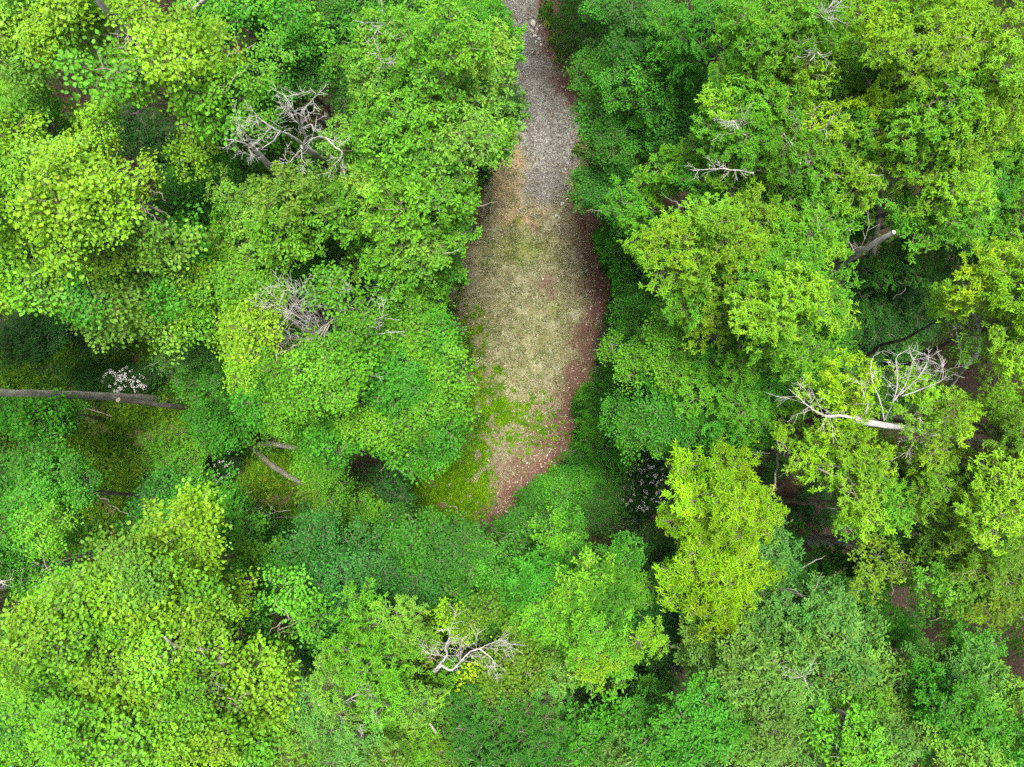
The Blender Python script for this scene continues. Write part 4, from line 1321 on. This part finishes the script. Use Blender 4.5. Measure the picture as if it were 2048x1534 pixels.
# leaning bleached dead tree on the right
wood_thing('dead_tree', 'long bleached dead trunk lying across the right-hand crowns with bare branches', 'dead tree', W(1760, 905, -.1),
           [('trunk', poly([(1975, 883, 16.8), (1915, 875, 17.6), (1860, 867, 18.2), (1800, 854, 18.8), (1740, 846, 19.2), (1712, 838, 19.5)], .06, .125, sides=10)),
            ('branch', poly([(1722, 842, 19.3), (1685, 832, 19.8), (1655, 832, 20.1), (1635, 825, 20.3), (1612, 808, 20.5), (1578, 778, 20.6)], .085, .012, twigs=12, tl=.9, sides=6)),
            ('branch', poly([(1722, 838, 19.4), (1735, 812, 20), (1728, 790, 20.4), (1722, 765, 20.7)], .04, .010, twigs=4, tl=.6, sides=6)),
            ('branch', poly([(1768, 840, 19), (1760, 800, 19.8), (1745, 760, 20.3), (1742, 722, 20.6), (1760, 704, 20.8)], .042, .010, twigs=6, tl=.6, sides=6)),
            ('branch', poly([(1770, 838, 19), (1790, 795, 19.8), (1795, 750, 20.3), (1793, 715, 20.6), (1815, 700, 20.8)], .045, .010, twigs=8, tl=.7, sides=6)),
            ('branch', poly([(1790, 800, 19.7), (1815, 760, 20.2), (1825, 725, 20.6), (1838, 705, 20.8)], .035, .008, twigs=7, tl=.6, sides=6)),
            ('branch', poly([(1800, 790, 19.7), (1835, 755, 20.3), (1856, 722, 20.6), (1858, 702, 20.8)], .035, .008, twigs=8, tl=.6, sides=6)),
            ('branch', poly([(1805, 792, 19.6), (1850, 775, 20.1), (1882, 760, 20.5), (1886, 725, 20.8)], .035, .008, twigs=8, tl=.6, sides=6)),
            ('branch', poly([(1820, 862, 17.8), (1825, 885, 18.3), (1815, 905, 18.5)], .035, .010, twigs=8, tl=.6, sides=6)),
            ('branch', poly([(1850, 868, 17), (1840, 885, 17.6), (1850, 892, 17.8)], .03, .010, twigs=6, tl=.5, sides=6)),
            ('root_end', poly([(1975, 883, 16.8), (2030, 892, 14), (2080, 900, 8), (2085, 898, 0)], .06, .12, sides=10))], M_DEAD, DT, 41)

# crooked bare limbs rising out of living crowns
LB = 'bare crooked limbs among the crowns'


def limb_tree(label, base, parts, mat=M_DEAD, seed=1):
    # bare leader of a tree: parts share its tapering wood
    wood_thing('leafless_tree', label, 'tree', W(*base), parts, mat, LB, seed)


limb_tree('crooked trunk with two curved pale branches, right of the thick grey limbs', (1700, 590, 0),
          [('trunk', poly([(1700, 590, 0), (1728, 545, 6), (1745, 500, 10.5), (1756, 440, 14), (1760, 378, 17.5)], .20, .085, sides=10)),
           ('branch', poly([(1760, 378, 17.5), (1772, 378, 17.8), (1784, 366, 18.2), (1805, 360, 18.6), (1826, 352, 19)], .065, .022, twigs=3)),
           ('branch', poly([(1784, 366, 18.2), (1788, 350, 18.6), (1797, 332, 19)], .04, .014, twigs=3)),
           ('branch', poly([(1773, 380, 17.8), (1774, 395, 18), (1785, 410, 18.2), (1800, 425, 18.3)], .045, .014, twigs=3))], M_BARK_G, 51)
limb_tree('pale hooked limb between the deep green tree and the blue-green crown', (1255, 420, 0),
          [('trunk', poly([(1255, 420, 0), (1262, 330, 6), (1262, 254, 9.5)], .12, .075)),
           ('branch', poly([(1262, 254, 9.5), (1251, 240, 10.2), (1248, 215, 10.8), (1250, 185, 11.4), (1243, 150, 12), (1240, 125, 12.5)], .062, .030, twigs=3)),
           ('branch', poly([(1262, 254, 9.5), (1276, 240, 10.2), (1279, 215, 10.8), (1285, 195, 11.3)], .085, .045, twigs=3)),
           ('branch', poly([(1250, 185, 11.4), (1268, 172, 12), (1280, 158, 12.6)], .02, .010, twigs=2))], M_BARK_G, 53)
limb_tree('pale speckled limb bending up through the lime crown at the right', (1900, 960, 0),
          [('trunk', poly([(1900, 960, 0), (1890, 900, 8), (1886, 815, 13), (1902, 768, 15.5), (1930, 732, 18)], .19, .085, sides=10)),
           ('branch', poly([(1930, 732, 18), (1918, 690, 18.8), (1912, 660, 19.2), (1910, 640, 19.6)], .05, .016, twigs=5)),
           ('branch', poly([(1958, 690, 18.4), (1958, 660, 19), (1950, 630, 19.5), (1940, 610, 19.9), (1935, 580, 20.3), (1918, 555, 20.8)], .085, .02, twigs=5)),
           ('branch', poly([(1930, 732, 18), (1950, 715, 18.2), (1958, 690, 18.4)], .085, .085)),
           ('branch', poly([(1956, 672, 18.8), (1935, 676, 19.1), (1925, 668, 19.4)], .05, .014, twigs=3))], M_DEAD, 55)
limb_tree('forked bleached limb with a loop of twigs at the bottom centre', (905, 1240, 0),
          [('trunk', poly([(905, 1240, 0), (880, 1290, 9), (868, 1340, 15.5), (880, 1333, 17.5)], .13, .05, sides=10)),
           ('branch', poly([(868, 1342, 17), (880, 1328, 17.6), (893, 1312, 18.2), (892, 1292, 18.7), (900, 1272, 19.1), (896, 1258, 19.4), (884, 1262, 19.6)], .066, .016, twigs=8, tl=.7)),
           ('branch', poly([(882, 1330, 17.6), (904, 1340, 17.9), (922, 1322, 18.2), (940, 1304, 18.5), (965, 1294, 18.8), (985, 1285, 19.1), (1003, 1278, 19.3)], .055, .010, twigs=14, tl=.8)),
           ('branch', poly([(960, 1298, 18.7), (985, 1318, 18.8), (990, 1340, 18.9)], .03, .010, twigs=6, tl=.6)),
           ('branch', poly([(893, 1312, 18.2), (878, 1310, 18.6), (862, 1308, 18.9), (845, 1298, 19)], .03, .010, twigs=7, tl=.6))], M_DEAD, 57)
limb_tree('dark broken limb at the bottom edge, left of the grey-green crown', (905, 1330, 0),
          [('trunk', poly([(905, 1330, 0), (890, 1420, 9), (898, 1495, 14.5), (878, 1472, 16.2), (860, 1448, 17.5)], .16, .03, sides=10)),
           ('branch', poly([(955, 1508, 16.6), (965, 1490, 17), (980, 1482, 17.4)], .05, .018, twigs=4)),
           ('branch', poly([(895, 1490, 15), (925, 1505, 15.8), (955, 1508, 16.6)], .07, .05))], M_BARK_G, 59)
limb_tree('pale twig spray in the crown at the bottom, left of centre', (790, 1300, 0),
          [('trunk', poly([(790, 1300, 0), (740, 1350, 12), (640, 1405, 18), (660, 1402, 18.5)], .10, .05)),
           ('branch', poly([(660, 1410, 18.4), (685, 1405, 18.8), (715, 1390, 19.2), (748, 1390, 19.4)], .05, .014, twigs=9, tl=.7)),
           ('branch', poly([(660, 1412, 18.4), (690, 1440, 18.8), (725, 1450, 19)], .035, .010, twigs=10, tl=.7))], M_DEAD, 61)
limb_tree('dark knotted limbs showing through the yellow-green crown at lower left', (500, 1180, 0),
          [('trunk', poly([(500, 1180, 0), (470, 1260, 12), (448, 1322, 18.5), (440, 1312, 19)], .20, .10)),
           ('branch', poly([(446, 1316, 18.8), (420, 1300, 19.4), (385, 1300, 19.9), (350, 1290, 20.4), (330, 1274, 20.8)], .10, .05, twigs=7, tl=.8)),
           ('branch', poly([(446, 1316, 18.8), (432, 1345, 19.3), (410, 1362, 19.8)], .06, .02, twigs=6, tl=.7)),
           ('branch', poly([(410, 1370, 19.2), (440, 1390, 19.6), (485, 1402, 20)], .05, .015, twigs=5, tl=.6))], M_BARK, 63)
limb_tree('mottled grey limbs climbing through the yellow-lime crown at the upper right', (1480, 540, 0),
          [('trunk', poly([(1480, 540, 0), (1530, 450, 9), (1568, 402, 14), (1585, 345, 17), (1592, 305, 18.4)], .34, .15, sides=12)),
           ('branch', poly([(1592, 305, 18.4), (1612, 290, 18.9), (1632, 270, 19.4), (1655, 250, 19.9), (1668, 228, 20.3)], .19, .02, twigs=5, tl=.8)),
           ('branch', poly([(1600, 296, 18.7), (1618, 265, 19.3), (1620, 240, 19.8)], .10, .012, twigs=5, tl=.8)),
           ('branch', poly([(1590, 300, 18.5), (1575, 285, 19), (1565, 262, 19.5)], .07, .02, twigs=7, tl=.7))], M_BARK_G, 65)
limb_tree('long thin bare branch reaching left from the lime crown, upper right', (1520, 420, 0),
          [('trunk', poly([(1520, 420, 0), (1515, 370, 14), (1505, 346, 19)], .08, .04)),
           ('branch', poly([(1505, 346, 19), (1470, 340, 19.5), (1430, 338, 20), (1385, 341, 20.3)], .035, .010, twigs=10, tl=.7)),
           ('branch', poly([(1505, 280, 19.4), (1480, 262, 19.8), (1465, 240, 20), (1450, 258, 20.3)], .035, .010, twigs=9, tl=.7))], M_DEAD, 67)
limb_tree('pale twig tangle on the lime crown at the top right', (1600, 160, 0),
          [('trunk', poly([(1600, 160, 0), (1625, 100, 14), (1640, 62, 20.6)], .08, .05)),
           ('branch', poly([(1640, 62, 20.6), (1638, 40, 21.2), (1646, 20, 21.6)], .04, .012, twigs=14, tl=.7)),
           ('branch', poly([(1640, 60, 20.6), (1625, 78, 21), (1630, 105, 21), (1620, 122, 21)], .04, .012, twigs=9, tl=.6))], M_DEAD, 69)
limb_tree('pale trunk section crossing the top left yellow-green crown', (380, 220, 0),
          [('trunk', poly([(380, 220, 0), (330, 160, 12), (268, 82, 19.2), (240, 50, 20.6), (212, 18, 21.8), (190, -8, 22.5)], .20, .085, sides=10)),
           ('branch', poly([(300, 120, 16.5), (262, 97, 19.5), (228, 97, 20.4)], .08, .03, twigs=4)),
           ('branch', poly([(268, 82, 19.2), (240, 70, 20.3), (232, 62, 20.9)], .05, .015, twigs=6))], M_DEAD, 71)
limb_tree('short pale limb at the top edge above the green tree', (430, 110, 0),
          [('trunk', poly([(430, 110, 0), (400, 55, 13), (388, 24, 18), (400, 8, 19), (420, -10, 20)], .12, .06)),
           ('branch', poly([(400, 8, 19), (392, -5, 19.6), (396, -20, 20)], .04, .015, twigs=3))], M_DEAD, 73)
limb_tree('brown trunk piece in the green crown right of the dark gap, upper left', (560, 340, 0),
          [('trunk', poly([(560, 340, 0), (520, 280, 8), (482, 225, 14), (455, 188, 17), (430, 160, 18.5)], .17, .08, sides=10)),
           ('branch', poly([(470, 205, 15.6), (490, 204, 16.2), (508, 212, 16.6)], .025, .008, twigs=3))], M_BARK, 75)
limb_tree('pale twigs in the tall lime tree beside the track', (900, 200, 0),
          [('trunk', poly([(900, 200, 0), (850, 150, 14), (780, 70, 19.5)], .13, .05)),
           ('branch', poly([(780, 70, 19.5), (770, 52, 20.3), (762, 45, 20.8)], .035, .01, twigs=5)),
           ('branch', poly([(790, 140, 19), (765, 125, 20), (750, 110, 20.4)], .035, .01, twigs=6)),
           ('branch', poly([(830, 140, 18), (810, 150, 18.6), (790, 140, 19)], .05, .035)),
           ('branch', poly([(845, 60, 20), (858, 54, 20.5), (868, 56, 20.8)], .03, .01, twigs=3))], M_DEAD, 77)
limb_tree('curved thin bare sapling stem on the forest floor near the sapling', (462, 858, 0),
          [('trunk', poly([(400, 848, 3.0), (412, 866, 3.0), (432, 870, 2.8), (462, 858, 0)], .022, .03)),
           ('branch', poly([(400, 848, 3.0), (396, 842, 3.2), (404, 838, 3.4)], .02, .008))], M_DEAD, 79)
limb_tree('leafless grey twigs over the brown hole beside the feathery bush', (1215, 1075, 0),
          [('branch', poly([(1200, 1040, 1.6), (1235, 1045, 2), (1262, 1052, 2.2)], .02, .008, twigs=8, tl=.8)),
           ('branch', poly([(1215, 1075, 0), (1205, 1055, 1), (1200, 1040, 1.6)], .03, .02))], M_DEAD, 81)
limb_tree('pale forked limb in the pale tree at the lower right', (1500, 1210, 0),
          [('trunk', poly([(1500, 1210, 0), (1560, 1290, 10), (1612, 1376, 17.5), (1613, 1366, 18.2)], .12, .025)),
           ('branch', poly([(1612, 1372, 17.8), (1610, 1352, 18.6), (1622, 1345, 19)], .05, .012, twigs=4)),
           ('branch', poly([(1560, 1310, 15), (1590, 1340, 17.6), (1600, 1345, 18)], .05, .02, twigs=6))], M_DEAD, 83)
limb_tree('pale bent twig sticking out of the bottom edge, lower right', (1640, 1400, 0),
          [('trunk', poly([(1640, 1400, 0), (1668, 1460, 14), (1680, 1510, 19), (1700, 1530, 19.6)], .09, .03)),
           ('branch', poly([(1680, 1510, 19), (1672, 1498, 19.5), (1674, 1488, 19.8)], .025, .01, twigs=2))], M_DEAD, 85)

# standing stump beside the hole left of the brilliant yellow tree
wood_thing('stump', 'small grey broken stump left of the brilliant yellow tree', 'stump', W(1292, 1080, -.1),
           [('trunk', poly([(1292, 1080, -.1), (1298, 1086, 1.0), (1306, 1094, 2.0)], .22, .17, sides=9)),
            ('stub', lambda g, rs: branchlet(g, W(1300, 1088, 1.4), (-.6, .2, .6), .5, .04, 0, rs))], M_BARK_G, None, 91)


# ------------------------------------------------------------------ shrubs with large single leaves, each leaf its own piece
def leaf_piece(L, Wd, name):
    g = Geo()
    ts = np.linspace(0, 1, 6)
    wd = np.array([.06, .36, .48, .46, .30, .0]) * Wd
    V = []
    for t, w in zip(ts, wd):
        z = -.22 * L * t * t
        V += [(t * L, -w, z + w * .28), (t * L, 0, z), (t * L, w, z + w * .28)]
    F = []
    for i in range(5):
        a = i * 3
        F += [(a, a + 3, a + 4, a + 1), (a + 1, a + 4, a + 5, a + 2)]
    g.add(V, F, 0, tint=np.full(18, .45))
    return g.mesh(name, [M_LEAF], smooth=True)


LEAFP = [leaf_piece(.34, .12, 'large_leaf'), leaf_piece(.28, .11, 'large_leaf'), leaf_piece(.38, .13, 'large_leaf')]


def large_leaf_shrub(label, u, v, ru, rv, zt, col, whorls, seed):
    r = np.random.RandomState(seed)
    k = (HC - zt) / FPX
    c = W(u, v, zt)
    base = np.array((c[0] * .99, c[1] * .99, float(ground_z(c[0], c[1])) - .05))
    root = thing('large_leaved_shrub', tuple(base), label, 'shrub', 'large-leaved shrubs')
    g = Geo()
    ends = []
    for i in range(whorls):
        a, q = r.rand() * math.tau, math.sqrt((i + .5) / whorls)
        e = np.array((c[0] + math.cos(a) * q * ru * k, c[1] + math.sin(a) * q * rv * k, zt * (1 - .4 * q * q) - .35 * r.rand()))
        if keep_out(e, .25):
            continue
        ends.append(e)
        tube(g, curved(base - base, e - base, .2, 6, .05), np.linspace(.035, .012, 6), 5, 0)
    obj('stem', g.mesh('stem', [M_BARK], smooth=True), root)
    cnt = 0
    for e in ends:
        kk = 9
        ph = r.rand() * math.tau
        wc = jitter(C[col], r, .12)
        for j in range(kk):
            if cnt >= 300:
                break
            cnt += 1
            o = bpy.data.objects.new('leaf', LEAFP[r.randint(3)])
            o.parent = root
            yaw = ph + j * math.tau / kk + r.normal(0, .12)
            o.rotation_euler = (r.normal(0, .15), -(.05 + .45 * r.rand()) + .18, yaw)
            o.location = Vector(e - base) + Vector((math.cos(yaw) * .03, math.sin(yaw) * .03, r.normal(0, .02)))
            s = .8 + .35 * r.rand()
            o.scale = (s, s, s)
            o.color = wc
            COL.objects.link(o)


large_leaf_shrub('dark glossy large-leaved shrub in the hole right of the brilliant yellow tree', 1560, 925, 62, 60, 7, 'mid', 33, 201)
large_leaf_shrub('deep green large-leaved shrub in the shade above the thick grey trunk', 1650, 1030, 48, 42, 4, 'deep', 30, 202)
large_leaf_shrub('bright large-leaved shrub at the right rim between conifer and leafy bush', 1262, 668, 42, 58, 4.6, 'fresh', 33, 203)
large_leaf_shrub('large-leaved shrub at the right rim above the deep green small tree', 1290, 575, 40, 26, 4.5, 'mid', 28, 204)


# ------------------------------------------------------------------ white-flowered shrubs
def flower_shrub(label, u, v, ru, rv, zt, nclust, seed):
    r = np.random.RandomState(seed)
    root, trunk, org = tree('flowering_shrub', label, 'shrub', u, v, ru, rv, zt, 'small', 'deep', 'white-flowered shrubs', lobe=.55, bsize=.7, seed=seed)
    g = Geo()
    k = (HC - zt) / FPX
    c = W(u, v, zt)
    for i in range(nclust):
        a, q = r.rand() * math.tau, math.sqrt(r.rand())
        e = np.array((c[0] + math.cos(a) * q * ru * k, c[1] + math.sin(a) * q * rv * k, zt * (1.08 - .25 * q * q) + .1))
        n = 9
        pos = e + r.normal(0, .045, (n, 3)) - org
        leaves(g, pos, r.rand(n) * math.tau, r.rand(n) * .6, r.normal(0, .4, n), .05, .045, (.5, .5), .1, .1,
               colr=np.tile(np.array((.40, .38, .37)) * (.8 + .3 * r.rand()), (n, 1)))
    obj('flowers', g.mesh('flowers', [M_LITTER], colour=True), root, kind='stuff')


flower_shrub('shrub with white flower clusters above the long bare trunk', 245, 762, 48, 28, 1.8, 60, 301)
flower_shrub('dark shrub with small pinkish white flowers left of the brilliant yellow tree', 1285, 965, 50, 62, 2.6, 85, 302)
flower_shrub('dim shrub with sparse white flowers in the lower left shade', 425, 930, 42, 40, 1.6, 22, 303)

# ------------------------------------------------------------------ rocks beside the track
def rock_mesh(seed):
    import bmesh
    r = np.random.RandomState(seed)
    bm = bmesh.new()
    bmesh.ops.create_icosphere(bm, subdivisions=2, radius=1)
    for v_ in bm.verts:
        n_ = v_.co.normalized()
        f = 1 + .22 * math.sin(n_.x * 3.1 + seed) * math.cos(n_.y * 2.7 + seed * 2) + r.normal(0, .06)
        v_.co = Vector((n_.x * f * 1.25, n_.y * f * .85, n_.z * f * .5))
    me = bpy.data.meshes.new('rock')
    bm.to_mesh(me)
    bm.free()
    me.materials.append(M_ROCK)
    return me


M_ROCK = bark_material('rock', (.17, .16, .14), (.34, .32, .29), (.42, .41, .38), 5.0, .5)
RK = [rock_mesh(i) for i in range(4)]
ROCKS = [(1066, 47, .26, 'largest tan rock at the top of the track, under the overhanging twigs'),
         (1064, 62, .14, 'small rock just below the largest tan rock'), (1074, 58, .12, 'little rock right of the largest tan rock'),
         (1069, 72, .17, 'pale rock in the ditch above the stone heap'), (1078, 78, .14, 'rock in the middle of the ditch beside the track'),
         (1072, 84, .12, 'grey rock at the lower end of the ditch, left'), (1082, 90, .11, 'grey rock at the lower end of the ditch, right'),
         (1124, 408, .17, 'pale rock at the lower right end of the gravel'), (1134, 398, .13, 'smaller pale rock above the one ending the gravel'),
         (1112, 432, .12, 'pale stone just below the end of the gravel'), (1118, 436, .10, 'pale stone right of the one below the gravel end')]
for i, (u, v, s, lab) in enumerate(ROCKS):
    x, y = W(u, v)[:2]
    o = bpy.data.objects.new('rock', RK[i % 4])
    o.location = (x, y, float(ground_z(x, y)) + s * .2)
    o.rotation_euler = (rnd.uniform(-.2, .2), rnd.uniform(-.2, .2), rnd.uniform(0, 6.28))
    o.scale = (s * .7, s * .7, s * .8)
    link(o, None, None, lab, 'rock', 'rocks beside the track')


# ------------------------------------------------------------------ the forest goes on beyond the picture
def far_woods():
    g = Geo()
    r = np.random.RandomState(900)
    cols = np.array([C['lime'], C['fresh'], C['yellow'], C['mid'], C['limepale']])
    done = 0
    while done < 170:
        x, y = r.uniform(-34, 34), r.uniform(-28, 28)
        z = r.uniform(14, 21)
        ex, ey = abs(x) - 1024 * (HC - z) / FPX, abs(y) - 767 * (HC - z) / FPX
        if (ex < 4.3 and ey < 4.3) or (abs(x + .5) < 2.5 and y > 0):
            continue
        done += 1
        n = 560
        d = r.normal(0, 1, (n, 3))
        d /= np.linalg.norm(d, axis=1)[:, None]
        d[:, 2] = np.abs(d[:, 2])
        pos = np.array((x, y, z - 2)) + d * np.array((2.9, 2.9, 2.4)) * (.8 + .3 * r.rand(n, 1))
        c = cols[r.randint(5)] * (.8 + .4 * r.rand())
        leaves(g, pos, r.rand(n) * math.tau, r.normal(0, .4, n), r.normal(0, .3, n), .30, .24, (.48, .36), .12, .15, colr=np.tile(c, (n, 1)), tint=r.rand(n) * .9)
    obj('surrounding_forest', g.mesh('surrounding_forest', [M_LEAF_A], colour=True), kind='stuff', label='green forest that continues around the clearing', cat='forest')


far_woods()
print('objects', len(bpy.data.objects))
